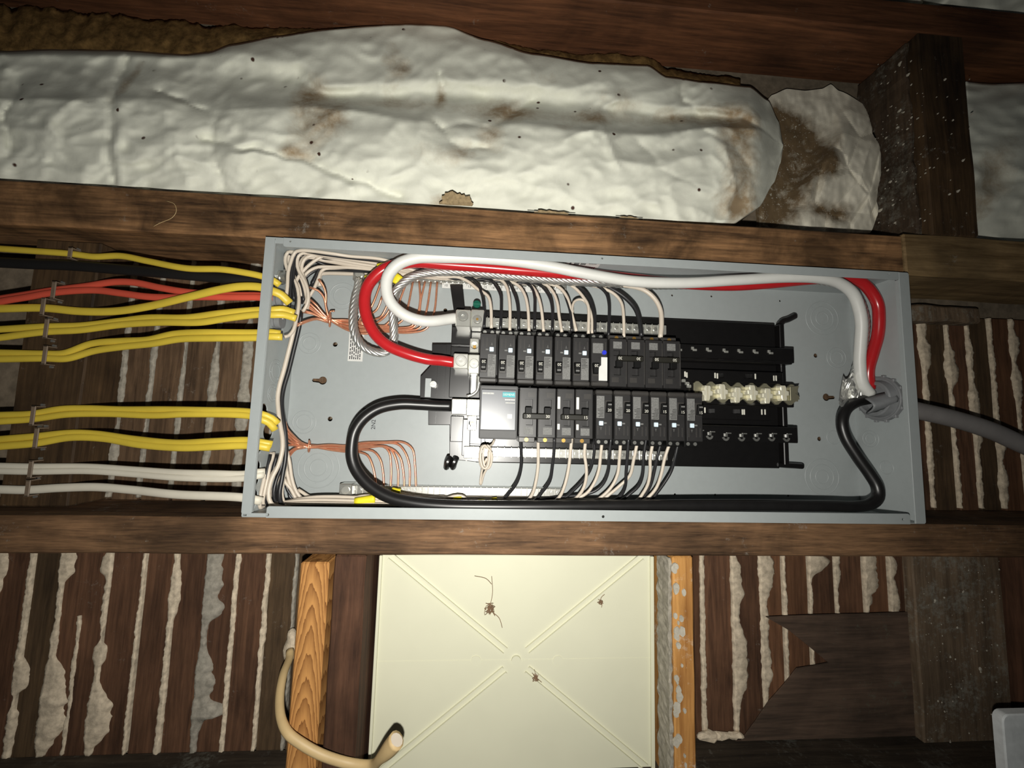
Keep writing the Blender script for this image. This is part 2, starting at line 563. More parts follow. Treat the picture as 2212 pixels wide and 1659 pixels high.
def facing(name, base, stainc, specks=True):
    """paper facing of the batts: pale, with rusty stains (attribute 'stain' sets where) and dark specks"""
    t = NT(name, 0.7, 0, 0.25)
    v, rnd = t.coord()
    at_ = t.n('ShaderNodeAttribute', attribute_name='stain')
    n1 = t.noise(v, 16, 8, 0.7, 0.5)
    n2 = t.noise(v, 70, 6, 0.65)
    c = t.ramp(n1, [(0.35, tuple(x * 0.86 for x in lin(base)[:3]) + (1,)), (0.65, lin(base))])
    m = t.math('MULTIPLY', at_.outputs['Fac'], t.math('ADD', n2, 0.30), False)
    m = t.ramp(t.math('ADD', m, t.math('MULTIPLY', t.math('SUBTRACT', n1, 0.5), 0.9)), [(0.30, BK), (0.95, W1)])
    c = t.mix(m, c, lin(stainc))
    if specks:
        vo = t.n('ShaderNodeTexVoronoi'); vo.inputs['Scale'].default_value = 34
        t.l(v, vo.inputs['Vector'])
        sm = t.ramp(vo.outputs['Distance'], [(0.07, W1), (0.12, BK)])
        gate = t.ramp(t.noise(v, 7, 3), [(0.50, BK), (0.54, W1)])
        c = t.mix(t.mix(1.0, sm, gate, 'MULTIPLY'), c, lin((72, 48, 38)))
    else:
        vo = t.n('ShaderNodeTexVoronoi'); vo.inputs['Scale'].default_value = 75
        t.l(t.mix(0.25, v, t.n('ShaderNodeTexNoise').outputs['Color']), vo.inputs['Vector'])
        sm = t.ramp(t.math('ADD', vo.outputs['Distance'], t.math('MULTIPLY', n2, 0.5)), [(0.40, W1), (0.46, BK)])
        c = t.mix(t.mix(1.0, sm, m, 'MULTIPLY'), c, lin((178, 172, 158)))
    t.bump(t.math('ADD', t.math('MULTIPLY', n1, 0.6), t.math('MULTIPLY', n2, 0.4)), 0.16, 0.004)
    return t.col(c)

M['facing'] = facing('white_batt_facing', (236, 237, 222), (156, 136, 108))
M['facing_old'] = facing('stained_batt_facing', (226, 220, 202), (108, 90, 66), False)
M['facing_dim'] = facing('plain_batt_facing', (236, 237, 222), (156, 136, 108), False)
M['smear'] = wood('mortar_smeared_wood', (60, 48, 38), (98, 80, 62), 2, dust=0.5, dustcol=(120, 118, 108), spread=0.55)
# ------------------------------------------------------------------ the setting: wall behind, laths, studs
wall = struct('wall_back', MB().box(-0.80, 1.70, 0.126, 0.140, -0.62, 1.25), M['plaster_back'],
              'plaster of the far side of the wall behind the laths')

def lath(x0, x1, z0, z1, mat):
    b = MB().box(x0, x1, 0.112 + R.uniform(-0.0012, 0.0012), 0.1205, z0, z1, 0.0012)
    b.cut(10, 2).jitter(0.0011, 16, R.uniform(0, 50))
    return mk('lath', b, mat, wall)

def key(x, z0, z1, hw, bulges=(), gaps=(), x2=None, mat='plaster'):
    """the ridge of plaster squeezed through between two laths"""
    b = MB(); bm = b.bm
    n = max(8, int(abs(z1 - z0) / 0.0026))
    seed = R.uniform(0, 90)
    rows = []
    for i in range(n + 1):
        z = z0 + (z1 - z0) * i / n
        xc = x + ((x2 if x2 is not None else x) - x) * (z - z1) / (z0 - z1) + 0.0012 * noise.noise(Vector((z * 30, seed, 0)))
        nz = lambda f, k: noise.noise(Vector((z * f, seed, k)))
        wl = hw * (0.85 + 0.5 * nz(38, 3)) + 0.0016 * max(-0.4, nz(130, 8)) + 0.0005 * nz(420, 9)
        wr = hw * (0.85 + 0.5 * nz(38, 17)) + 0.0016 * max(-0.4, nz(130, 22)) + 0.0005 * nz(420, 29)
        wl = max(0.0008, wl); wr = max(0.0008, wr)
        for (zc, h, l, r) in bulges:
            k = math.exp(-((z - zc) / h) ** 4) * (1 + 0.45 * nz(60, 5) + 0.12 * nz(200, 6))
            wl += l * k; wr += r * k
        for (zc, h) in gaps:
            k = 1 - 0.85 * math.exp(-((z - zc) / h) ** 4)
            wl *= k; wr *= k
        yf = 0.1090 - 0.0020 * nz(25, 40) - min(0.004, (wl + wr) * 0.10)
        row = []
        for fr, yy in ((-1, 0.1225), (-0.97, 0.1114), (-0.72, None), (-0.25, None), (0.25, None), (0.72, None), (0.97, 0.1114), (1, 0.1225)):
            xx = xc + (wl if fr < 0 else wr) * fr
            y_ = yy if yy is not None else yf + 0.0016 * noise.noise(Vector((xx * 150, z * 150, seed))) + 0.0008 * noise.noise(Vector((xx * 420, z * 420, seed)))
            row.append(bm.verts.new((xx, y_, z)))
        rows.append(row)
    for i in range(n):
        for j in range(7):
            bm.faces.new((rows[i][j], rows[i + 1][j], rows[i + 1][j + 1], rows[i][j + 1]))
    bm.faces.new(rows[0]); bm.faces.new(rows[-1][::-1])
    bmesh.ops.recalc_face_normals(bm, faces=bm.faces[:])
    return mk('plaster_key', b, M[mat], wall, smooth=True)

def zz(x, y):
    return at(x, y, 0.11).z

def bay(gaps, z0, z1, mat, hw=0.004):
    for a, c in zip(gaps[:-1], gaps[1:]):
        lath(a + 0.0028, c - 0.0028, z0, z1, mat if mat is not M['lath'] else R.choice((M['lath'], M['lath'], M['lath_b'], M['lath_c'])))

# lower left bay
GL = [-0.432, -0.389, -0.345, -0.302, -0.240, -0.193, -0.149, -0.101, -0.062, -0.0185, 0.022, 0.066]
bay(GL, -0.400, -0.024, M['lath'])
BUL = {1: [(zz(0, 1230), 0.03, 0.0, 0.008)],
       2: [(zz(45, 1460), 0.02, 0.0, 0.010), (zz(40, 1540), 0.05, 0.001, 0.004)],
       3: [(zz(140, 1215), 0.022, 0.0, 0.012), (zz(115, 1520), 0.050, 0.004, 0.024), (zz(110, 1590), 0.02, 0.001, 0.006)],
       4: [(zz(232, 1220), 0.014, 0.011, 0.0), (zz(222, 1410), 0.015, 0.004, 0.006), (zz(215, 1550), 0.036, 0.002, 0.022)],
       6: [(zz(372, 1280), 0.03, 0.001, 0.006)],
       7: [(zz(455, 1240), 0.055, 0.0, 0.014), (zz(445, 1320), 0.014, 0.0, 0.012), (zz(435, 1490), 0.050, 0.001, 0.016),
           (zz(440, 1535), 0.010, 0.0, 0.024)],
       9: [(zz(570, 1370), 0.012, 0.002, 0.002)]}
for i in range(1, 11):
    hw = {5: 0.0022, 8: 0.0038, 9: 0.0034, 10: 0.0022}.get(i, 0.0042)
    key(GL[i], -0.352 + R.uniform(-0.006, 0.006), -0.030, hw, BUL.get(i, ()), [(R.uniform(-0.3, -0.1), 0.012)] if i in (2, 4) else (), None, 'plaster_grey' if i in (7, 10) else 'plaster')
# twin crack and bridge beside the second key
key(-0.272, -0.35, zz(150, 1330), 0.0026, (), (), None)
# bay behind the cables
GM = [-0.300, -0.254, -0.2125, -0.168, -0.122, -0.0755, -0.030, 0.012]
bay(GM, -0.024, 0.400, M['lath_mid'])
for i in range(1, 7):
    key(GM[i], 0.000, 0.375, {1: 0.0050, 5: 0.0085, 4: 0.0055}.get(i, 0.0032), [(R.uniform(0.05, 0.3), 0.03, 0.002, 0.002)], [(R.uniform(0.1, 0.3), 0.02)], None, 'plaster_grey')
# laths running on behind the panel (seen through its mounting holes)
bay([0.012 + 0.0442 * k for k in range(23)], -0.024, 0.400, M['lath_mid'])
# bay right of the panel
GR = [0.985, 1.018, 1.064, 1.112, 1.153, 1.197, 1.239, 1.285, 1.33, 1.38, 1.424, 1.47, 1.515, 1.56, 1.606, 1.65]
bay(GR, -0.024, 0.335, M['lath'])
for i in range(1, 15):
    key(GR[i], 0.000, 0.335, 0.0032 if i % 2 else 0.0046, [(R.uniform(0.03, 0.3), 0.03, 0.004, 0.006), (R.uniform(0.03, 0.3), 0.02, 0.002, 0.008)], (), None, 'plaster')
# lower right bay
GQ = [0.595, 0.653, 0.705, 0.753, 0.791, 0.835, 0.880, 0.931, 0.977, 1.019, 1.062]
bay(GQ, -0.400, -0.024, M['lath'])
BQ = {2: [(zz(1590, 1250), 0.03, 0.0, 0.012), (zz(1590, 1440), 0.05, 0.0, 0.018), (zz(1585, 1330), 0.05, 0.0, 0.006)],
      3: [(zz(1650, 1230), 0.035, 0.002, 0.018), (zz(1650, 1440), 0.03, 0.002, 0.008), (zz(1645, 1330), 0.06, 0.001, 0.006)],
      5: [(zz(1760, 1215), 0.02, 0.0, 0.030)], 6: [(zz(1806, 1225), 0.03, 0.0, 0.006)],
      7: [(zz(1866, 1230), 0.05, 0.0, 0.022)], 8: [(zz(1925, 1222), 0.014, 0.0, 0.012), (zz(1925, 1290), 0.03, 0.0, 0.010)]}
for i in range(1, 10):
    key(GQ[i], -0.345, -0.030, 0.0045 if i in (1, 2, 3) else 0.0026, BQ.get(i, ()), (), None, 'plaster')
# rough ledge of plaster-covered batten along the top of the right bay
lb = MB().box(1.000, 1.150, 0.088, 0.124, 0.318, 0.346, 0.003).cut(12, 0).jitter(0.003, 40, 3)
mk('batten', lb, M['grey_board'], wall)

# studs (they lie crosswise in this view), front faces 12 mm behind the panel's rim
def stud(name, x0, x1, z0, z1, mat, label, y0=0.012, y1=0.112, n=44, amp=0.0012, seed=1):
    b = MB().box(x0, x1, y0, y1, z0, z1, 0.0022)
    b.cut(n, 0).jitter(amp, 9, seed)
    return struct(name, b, mat, label)

stud('trim_1', -0.75, 0.924, 0.3655, 0.4255, M['stud'], 'brown weathered stud along the top edge of the panel', seed=2)
stud('trim_2', 0.928, 1.70, 0.3640, 0.4300, M['block_pale'], 'pale stained stud end butting the brown stud above the panel', seed=5, n=20, amp=0.003)
stud('trim_3', -0.75, 1.60, -0.0485, -0.0035, M['stud_low'], 'brown weathered stud along the bottom edge of the panel', seed=8, n=60)
stud('trim_4', -0.85, 1.75, 0.772, 0.826, M['stud_dark'], 'dark red-brown stud above the insulation batt', seed=11)
stud('trim_5', -0.75, 1.60, -0.420, -0.352, M['dusty_stud'], 'dusty dark stud below the lath bays', seed=14)

# short uprights between the studs
def upright(name, x0, x1, z0, z1, mat, label, y0=0.012, y1=0.112, amp=0.001, seed=1, n=16):
    b = MB().box(x0, x1, y0, y1, z0, z1, 0.002).cut(n, 2).jitter(amp, 14, seed)
    return struct(name, b, mat, label)

upright('trim_6', -0.341, -0.256, -0.0030, 0.3650, M['block'], 'dark flat blocking board behind the stapled cables', y0=0.0555, seed=3)
upright('trim_7', 0.975, 1.054, 0.4305, 0.7715, M['block'], 'dark brown blocking upright beside the crumpled facing', seed=6)
blk = bpy.data.objects['trim_7']
sm = MB().box(0.9672, 0.9745, 0.0260, 0.1100, 0.4340, 0.7650, 0.002).cut(30, 2).cut(8, 1).jitter(0.0035, 55, 4)
mk('mortar_smear', sm, M['smear'], blk)
upright('trim_8', 0.0700, 0.1055, -0.3515, -0.0580, M['pine'], 'new orange pine upright with arched grain', seed=9, amp=0.0004)
upright('trim_9', 0.1120, 0.1515, -0.3515, -0.0490, M['old_pine'], 'old dark pine upright beside the access door', seed=12, amp=0.0015)
upright('trim_10', 0.5570, 0.5855, -0.3515, -0.0490, M['pine_flaky'], 'orange pine upright with flaking white paint', seed=15)
upright('trim_11', at(1980, 1350, 0.086).x, at(2172, 1350, 0.086).x, -0.3515, -0.0490, M['grey_board'], 'wide dusty grey board at the corner bay', seed=18, y0=0.086, y1=0.104)
upright('trim_12', 1.165, 1.22, -0.3515, -0.0490, M['old_pine'], 'dark narrow upright beyond the grey board', seed=21, y0=0.05)
sm2 = MB().box(0.5520, 0.5566, 0.0150, 0.0520, -0.3500, -0.0520, 0.001).cut(60, 2).cut(4, 1).jitter(0.0022, 120, 9)
mk('plaster_smear', sm2, M['plaster_grey'], bpy.data.objects['trim_10'])
for i in range(26):                                   # flakes of old paint and plaster on that upright
    z = R.uniform(-0.33, -0.06); x = 0.558 + abs(R.gauss(0, 0.006)); s = R.uniform(0.0015, 0.0052)
    f = MB().prism([(x + s * math.cos(a) * R.uniform(.75, 1.1), z + s * 1.5 * math.sin(a) * R.uniform(.75, 1.1)) for a in [k * 2 * math.pi / 9 for k in range(9)]], 0.0098 + 0.00005 * i, 0.0130)
    mk('paint_flake', f, M['rubble'], bpy.data.objects['trim_10'])

# crumbs of plaster stuck on the uprights and in the corner beside the crumpled facing
cr = MB()
for i in range(120):
    a = R.random()
    if a < 0.88:
        c = at(R.uniform(1885, 2010), R.uniform(120, 500), 0.0); X = 0.9655; k = atX(R.uniform(1890, 2000), R.uniform(130, 500), X)
    else:
        k = at(R.uniform(2000, 2100), R.uniform(150, 510), 0.0108)
    s = abs(R.gauss(0.0, 0.0016)) * R.random() + 0.0006
    q = cr.bm.verts
    r = bmesh.ops.create_icosphere(cr.bm, subdivisions=1, radius=s)
    for v in r['verts']:
        v.co = Vector((v.co.x * 0.5, v.co.y * R.uniform(.8, 1.6), v.co.z * R.uniform(.6, 1.2))) + k
o = mk('plaster_crumbs', cr, M['rubble'], blk); o['kind'] = 'stuff'
cr = MB()
for i in range(120):
    k = at(R.uniform(1990, 2160), R.uniform(1210, 1630), 0.0855)
    s = abs(R.gauss(0.0, 0.0011)) * R.random() + 0.0005
    r = bmesh.ops.create_icosphere(cr.bm, subdivisions=1, radius=s)
    for v in r['verts']:
        v.co = Vector((v.co.x * R.uniform(.7, 1.3), v.co.y * 0.5, v.co.z * R.uniform(.7, 1.5))) + k
o = mk('plaster_crumbs', cr, M['rubble'], bpy.data.objects['trim_11']); o['kind'] = 'stuff'

# lumps of plaster at the foot of the right bay
for i, (x, y, s) in enumerate([(1530, 1606, .012), (1560, 1608, .010), (1583, 1590, .008), (1595, 1618, .006)]):
    c = at(x, y, 0.104); c.z = max(c.z, -0.3445)
    b = MB(); r = bmesh.ops.create_icosphere(b.bm, subdivisions=2, radius=1)
    for v in r['verts']:
        v.co = Vector((v.co.x * s * 1.6, v.co.y * 0.006, v.co.z * s * 0.6)) + c
    b.jitter(0.003, 90, i)
    mk('plaster_lump', b, M['plaster'], wall)

# ------------------------------------------------------------------ insulation batts
def curve(pts):
    def f(x):
        if x <= pts[0][0]:
            return pts[0][1]
        for (a, b), (c, d) in zip(pts[:-1], pts[1:]):
            if x <= c:
                t = (x - a) / (c - a)
                t = t * t * (3 - 2 * t) * 0.5 + t * 0.5
                return b + (d - b) * t
        return pts[-1][1]
    return f

TOP = curve([(-160, 108), (0, 110), (110, 106), (260, 108), (400, 117), (450, 112), (500, 96), (600, 78), (700, 64), (800, 56), (880, 52), (960, 55), (1050, 86),
             (1150, 116), (1280, 136), (1400, 141), (1440, 166), (1530, 178), (1620, 187), (1660, 217), (1682, 262), (1692, 312)])
BOT = curve([(1380, 474), (1500, 478), (1590, 478), (1640, 447), (1672, 395), (1686, 352), (1692, 318)])
CREST = curve([(-160, 215), (0, 215), (250, 212), (350, 214), (450, 240), (640, 230), (760, 240), (900, 262), (1000, 276), (1130, 268), (1250, 282), (1400, 291), (1550, 275), (1640, 280), (1692, 314)])
RIDGE = curve([(-160, 118), (0, 120), (400, 126), (500, 118), (640, 128), (700, 182), (830, 176), (960, 165), (1100, 172), (1300, 202), (1440, 226), (1500, 226), (1600, 240), (1692, 313)])
FOLDS = [([(285, 118), (262, 160), (238, 215)], -0.007, 9), ([(240, 215), (240, 400)], -0.005, 10), ([(262, 225), (258, 400)], 0.005, 14),
         ([(340, 200), (400, 215), (450, 242)], -0.010, 10), ([(345, 230), (375, 300), (400, 400)], 0.006, 22), ([(470, 240), (455, 300), (480, 410)], -0.006, 12),
         ([(640, 180), (640, 240), (660, 320), (675, 345)], -0.008, 16), ([(440, 300), (600, 335), (720, 370), (860, 425)], -0.010, 12),
         ([(500, 330), (640, 350), (760, 405)], 0.008, 20), ([(940, 262), (965, 300), (1000, 315), (1060, 322)], -0.008, 9),
         ([(1150, 215), (1130, 225), (1090, 265), (950, 272)], -0.008, 10), ([(1270, 260), (1300, 230), (1330, 225)], 0.007, 16),
         ([(1220, 300), (1300, 270), (1320, 330), (1335, 365)], 0.006, 10), ([(1480, 150), (1470, 200), (1480, 225)], -0.007, 9),
         ([(1490, 225), (1520, 280), (1600, 330), (1640, 400)], -0.006, 16), ([(1560, 310), (1590, 390), (1570, 460)], 0.006, 14),
         ([(950, 160), (958, 185)], -0.008, 7), ([(20, 330), (10, 250), (40, 190)], -0.008, 14), ([(100, 280), (130, 230), (160, 215)], 0.006, 20),
         ([(1000, 360), (1150, 400), (1300, 440)], 0.004, 18), ([(1380, 300), (1420, 360), (1500, 400)], -0.004, 14)]

def seg_d(p, a, b):
    ax, ay = a; bx, by = b
    dx, dy = bx - ax, by - ay
    t = max(0.0, min(1.0, ((p[0] - ax) * dx + (p[1] - ay) * dy) / (dx * dx + dy * dy)))
    return math.hypot(p[0] - ax - t * dx, p[1] - ay - t * dy)

def fold(p):
    s = 0.0
    p = (p[0] + 14 * noise.noise(Vector((p[0] * 0.01, p[1] * 0.022, 50))), p[1] + 12 * noise.noise(Vector((p[0] * 0.022, p[1] * 0.01, 60))))
    for pl, amp, w in FOLDS:
        if p[0] < min(q[0] for q in pl) - 3 * w or p[0] > max(q[0] for q in pl) + 3 * w:
            continue
        d = min(seg_d(p, a, b) for a, b in zip(pl[:-1], pl[1:]))
        if d < 3 * w:
            s += amp * math.exp(-(d / w))
    return s

def sm01(t):
    t = max(0.0, min(1.0, t))
    return t * t * (3 - 2 * t)

def batt(u, v):
    # u along the bay (denser at the rounded end), v from the stud up to the top edge
    X = -150 + 1842 * (1 - (1 - u) ** 1.35)
    yt, yb = TOP(X), (BOT(X) if X > 1380 else 414 + 0.0445 * X + 0.0 * X)
    py = yb + (yt - yb) * v
    cr, rd = CREST(X), RIDGE(X)
    cr = min(max(cr, yt + 2), yb - 2); rd = min(max(rd, yt + 1), cr - 1)
    kr = sm01((X - 420) / 120) * sm01((1670 - X) / 150)
    ks = (0.62 + 0.38 * sm01((X - 300) / 250)) * sm01((1700 - X) / 190)
    if py > cr:
        t = (py - cr) / max(1, yb - cr)
        Y = 0.024 + 0.012 * sm01((t - 0.50) / 0.5) - 0.004 * math.sin(math.pi * min(1, t * 1.5))
    elif py > rd:
        t = (cr - py) / max(1, cr - rd)
        Y = 0.024 + ks * 0.046 * (1 - (1 - t) ** 2) - kr * 0.020 * sm01((t - 0.55) / 0.45)
    else:
        t = (rd - py) / max(1, rd - yt)
        Y = 0.024 + ks * 0.046 - kr * 0.020 + (0.018 + 0.030 * (1 - ks)) * t * t
    e = sm01((1692 - X) / 70.0)
    Y = 0.078 + (Y - 0.078) * (0.25 + 0.75 * e)
    wx = X + 30 * noise.noise(Vector((X * 0.01, py * 0.01, 3)))
    n1 = noise.fractal(Vector((wx * 0.006, py * 0.011, 2.0)), 1.1, 2.1, 3)
    n2 = abs(noise.noise(Vector((wx * 0.011 + 5, py * 0.017, 7.0)))) + 0.55 * abs(noise.noise(Vector((wx * 0.024, py * 0.032, 17.0)))) + 0.10 * abs(noise.noise(Vector((wx * 0.05, py * 0.06, 27.0))))
    Y -= 0.0065 * n1 - 0.0090 * n2 + fold((X, py)) * 1.15
    Y = max(0.0145, min(0.105, Y))
    if v == 0 and X <= 1380:
        p = at(X, py, Y); p.z = 0.4285
        return p
    p = at(X, py, Y)
    if p.z < 0.4285:
        p.z = 0.4285 + 0.0003 * (p.x % 0.01)
    return p

def stain_of(blobs):
    pr = []
    for (x, y, rx_, ry_, k) in blobs:
        pr.append((at(x, y, 0.04), rx_ * 0.00075, ry_ * 0.00085, k))
    def f(co):
        s = 0.0
        for c, a, b, k in pr:
            d = ((co.x - c.x) / a) ** 2 + ((co.z - c.z) / b) ** 2
            if d < 6:
                s += k * math.exp(-d)
        return min(1.3, s)
    return f

ib = thing('insulation_batt', 'long white-faced insulation batt, stained and crumpled, above the panel', 'insulation', at(760, 420, 0.07))
bb = MB().grid(300, 84, batt, back=0.108)
mk('facing', bb, M['facing'], ib, smooth=True, attr=stain_of([
    (270, 170, 16, 60, 0.9), (660, 200, 40, 60, 1.0), (680, 300, 50, 50, 0.6), (840, 110, 30, 60, 0.7), (870, 125, 20, 25, 0.6), (1095, 225, 60, 35, 0.8),
    (1280, 250, 40, 25, 0.7), (1590, 370, 55, 90, 0.9), (1560, 250, 60, 60, 0.7), (1620, 260, 40, 40, 0.7), (1470, 230, 50, 20, 0.8), (1180, 150, 40, 25, 0.5),
    (1340, 190, 60, 30, 0.5), (950, 180, 12, 25, 1.0), (1060, 300, 25, 20, 0.6), (800, 360, 30, 25, 0.4), (1000, 350, 25, 20, 0.5), (860, 210, 120, 25, 0.6), (730, 255, 30, 40, 0.8), (790, 300, 60, 40, 0.35), (1050, 330, 90, 60, 0.35), (1150, 240, 150, 40, 0.4), (1400, 250, 120, 30, 0.45), (930, 350, 60, 40, 0.4), (1220, 290, 30, 14, 0.5),
    (100, 190, 50, 30, 0.4), (640, 345, 30, 14, 0.7), (960, 440, 40, 16, 1.0), (700, 420, 60, 20, 0.4), (1600, 450, 60, 30, 0.7)]))
# brown fibre that shows along its top edge
FH = curve([(-160, 112), (0, 106), (100, 92), (200, 80), (330, 72), (420, 66), (500, 42), (600, 20), (700, 8), (900, 4), (980, 6), (1010, 24), (1060, 22), (1160, 18), (1260, 16), (1290, 40),
            (1350, 42), (1400, 34), (1430, 20), (1480, 16), (1600, 16)])
def fibre(u, v):
    X = -150 + 1750 * u
    y = TOP(X) + 8 - (FH(X) + 8) * v * (1 + 0.18 * noise.fractal(Vector((X * 0.017, 4, 1)), 0.7, 2.1, 5))
    Y = 0.090 + 0.012 * v - 0.006 * math.sin(math.pi * v) + 0.006 * noise.noise(Vector((X * 0.04, y * 0.05, 9)))
    p = at(X, y, min(0.108, Y))
    p.z = min(p.z, 0.769)
    return p
mk('fibre_edge', MB().grid(420, 10, fibre, back=0.110).jitter(0.0012, 200, 3), M['fibre'], ib, smooth=True)
# rim of torn brown backing at the lower edge
for (x, y, w, h) in [(985, 436, 34, 20), (1190, 460, 50, 8), (1360, 470, 30, 6)]:
    pts = []
    c = at(x, y, 0.0135)
    for k in range(22):
        a = math.pi * k / 21
        rr = 1 + 0.16 * R.uniform(-1, 1)
        pts.append((c.x + math.cos(a) * w * 0.00066 * rr, max(0.4275, c.z - 0.004 + math.sin(a) * h * 0.0009 * rr)))
    mk('torn_edge', MB().prism(pts, 0.0135, 0.0155), M['torn'], ib)

# crumpled end of facing beside the upright
CT = curve([(1640, 240), (1668, 205), (1700, 192), (1740, 196), (1775, 192), (1795, 182), (1812, 196), (1900, 243), (1936, 290), (1941, 330)])
CB = curve([(1640, 494), (1700, 500), (1880, 503), (1900, 458), (1925, 390), (1941, 336)])
def crumple(u, v):
    X = 1640 + 301 * (1 - (1 - u) ** 1.25)
    yt, yb = CT(X), CB(X)
    py = yb + (yt - yb) * v
    q = Vector((X * 0.016, py * 0.013, 1.0))
    d, _ = noise.voronoi(q)
    dg = sm01((X - 1760 + (py - 300) * 0.55) / 60)
    Y = 0.090 - 0.030 * dg * math.sin(math.pi * min(1, max(0.15, v))) - 0.018 * dg * (d[1] - d[0]) - 0.004 * noise.fractal(q * 1.6, 1.0, 2, 3)
    if X > 1900:
        Y += 0.02 * (X - 1900) / 41
    Y = max(0.020, min(0.106, Y + 0.012))
    p = at(X, py, Y)
    p.z = max(p.z, 0.4290)
    p.x = min(p.x, 0.9660)
    return p
cf = mk('crumpled_facing', MB().grid(110, 80, crumple, back=0.109), M['facing_old'], None, smooth=False,
        attr=stain_of([(1735, 330, 60, 110, 1.4), (1785, 255, 70, 75, 1.5), (1700, 400, 60, 60, 1.3), (1700, 240, 70, 90, 1.4), (1800, 300, 40, 50, 1.0), (1870, 430, 40, 25, 1.2), (1820, 420, 30, 15, 0.8), (1840, 340, 30, 20, 0.6), (1850, 480, 20, 20, 0.8)]))
tag(cf, 'crumpled, dirt-streaked scrap of batt facing beside the dark upright', 'insulation')
# another batt beyond the upright, and the next bay up
def batt2(u, v):
    X = 2087 + 700 * u
    yt = 176 + 10 * math.sin(u * 9) - 14 * sm01(u * 3); yb = 524 + 0.03 * (X - 2087)
    py = yb + (yt - yb) * v
    Y = 0.062 - 0.028 * math.sin(math.pi * v) - 0.010 * noise.fractal(Vector((X * 0.006, py * 0.014, 31)), 1.1, 2, 3) + 0.012 * abs(noise.noise(Vector((X * 0.01, py * 0.03, 3)))) 
    p = at(X, py, max(0.016, Y)); p.z = max(p.z, 0.433 + 0.0002 * v); p.x = max(p.x, 1.0575 + 0.001 * u)
    return p
o = mk('insulation_batt', MB().grid(120, 60, batt2, back=0.109), M['facing_dim'], None, smooth=True,
       attr=stain_of([(2140, 380, 60, 60, 0.9), (2180, 300, 40, 30, 0.5), (2120, 450, 40, 40, 0.6)]))
tag(o, 'grey-white wrinkled batt beyond the dark upright', 'insulation')
def batt3(u, v):
    X = 2055 + 760 * u
    p = at(X, 34 - 120 * v + 6 * math.sin(u * 12), 0.055 - 0.02 * math.sin(math.pi * v) - 0.008 * noise.noise(Vector((X * 0.02, v * 4, 5))))
    p.z = max(p.z, 0.8285 + 0.0003 * v)
    return p
o = mk('insulation_batt', MB().grid(80, 20, batt3, back=0.109), M['facing_dim'], None, smooth=True, attr=lambda c: 0.1)
tag(o, 'pale batt in the bay above the dark red-brown stud', 'insulation')
def batt4(u, v):
    X = 1880 + 112 * u
    p = at(X, 12 - 90 * v - 6 * math.sin(u * 7), 0.075 - 0.015 * math.sin(math.pi * v))
    p.z = max(p.z, 0.8285 + 0.0003 * v)
    return p
o = mk('facing_scrap', MB().grid(16, 12, batt4, back=0.109).jitter(0.003, 30, 2), M['facing_old'], None, smooth=True, attr=lambda c: 0.5)
tag(o, 'brownish scrap of facing above the dark red-brown stud', 'insulation')

# ------------------------------------------------------------------ access door, felt, cover, beige cable, small debris
ad = thing('access_door', 'cream plastic access door with crossing ribs between two uprights', 'access door', (0.354, 0.07, -0.349))
DX0, DX1, DZ0, DZ1, DY = 0.1570, 0.5505, -0.3500, -0.0640, 0.0600
mk('panel', MB().box(DX0, DX1, DY, DY + 0.004, DZ0, DZ1, 0.001), M['cream_door'], ad)
dc = at(1115, 1427, DY - 0.002)
for s in (1, -1):
    for sd in (1, -1):
        # a rib: two raised lips with a channel between
        d = Vector((sd * 0.79, 0, s * 0.613)).normalized()
        nrm = Vector((-d.z, 0, d.x))
        a = Vector((dc.x, 0, dc.z)) + d * 0.020
        L = 0.5
        L = min(L, ((DX1 if sd > 0 else DX0) - dc.x) / d.x - 0.002, ((DZ1 if s > 0 else DZ0) - dc.z) / d.z - 0.002)
        e = Vector((dc.x, 0, dc.z)) + d * L
        rib = MB()
        for off in (-0.0042, 0.0042):
            p, q = a + nrm * off, e + nrm * off
            w = 0.0011
            rib.prism([(p.x - nrm.x * w, p.z - nrm.z * w), (q.x - nrm.x * w, q.z - nrm.z * w), (q.x + nrm.x * w, q.z + nrm.z * w), (p.x + nrm.x * w, p.z + nrm.z * w)], DY - 0.0032, DY + 0.0005)
        mk('rib', rib, M['cream_door'], ad)
hub = MB().cyl((dc.x, DY - 0.0035, dc.z), (dc.x, DY + 0.0005, dc.z), 0.0065, 20)
autosmooth(mk('boss', hub, M['cream_door'], ad))
for x in (1028, 1205):
    c = at(x, 1427, DY)
    autosmooth(mk('boss', MB().cyl((c.x, DY - 0.0008, c.z), (c.x, DY + 0.0005, c.z), 0.0068, 24), M['cream_door'], ad))
mk('seam', MB().box(DX0 + 0.004, DX1 - 0.004, DY - 0.0003, DY + 0.0002, dc.z - 0.0004, dc.z + 0.0004), M['cream_door'], ad)
for x, w in ((DX1 - 0.003, 0.0025), (DX0 + 0.002, 0.0020)):
    mk('lip', MB().box(x - w, x + w, DY - 0.004, DY + 0.0005, DZ0, DZ1, 0.0006), M['cream_door'], ad)

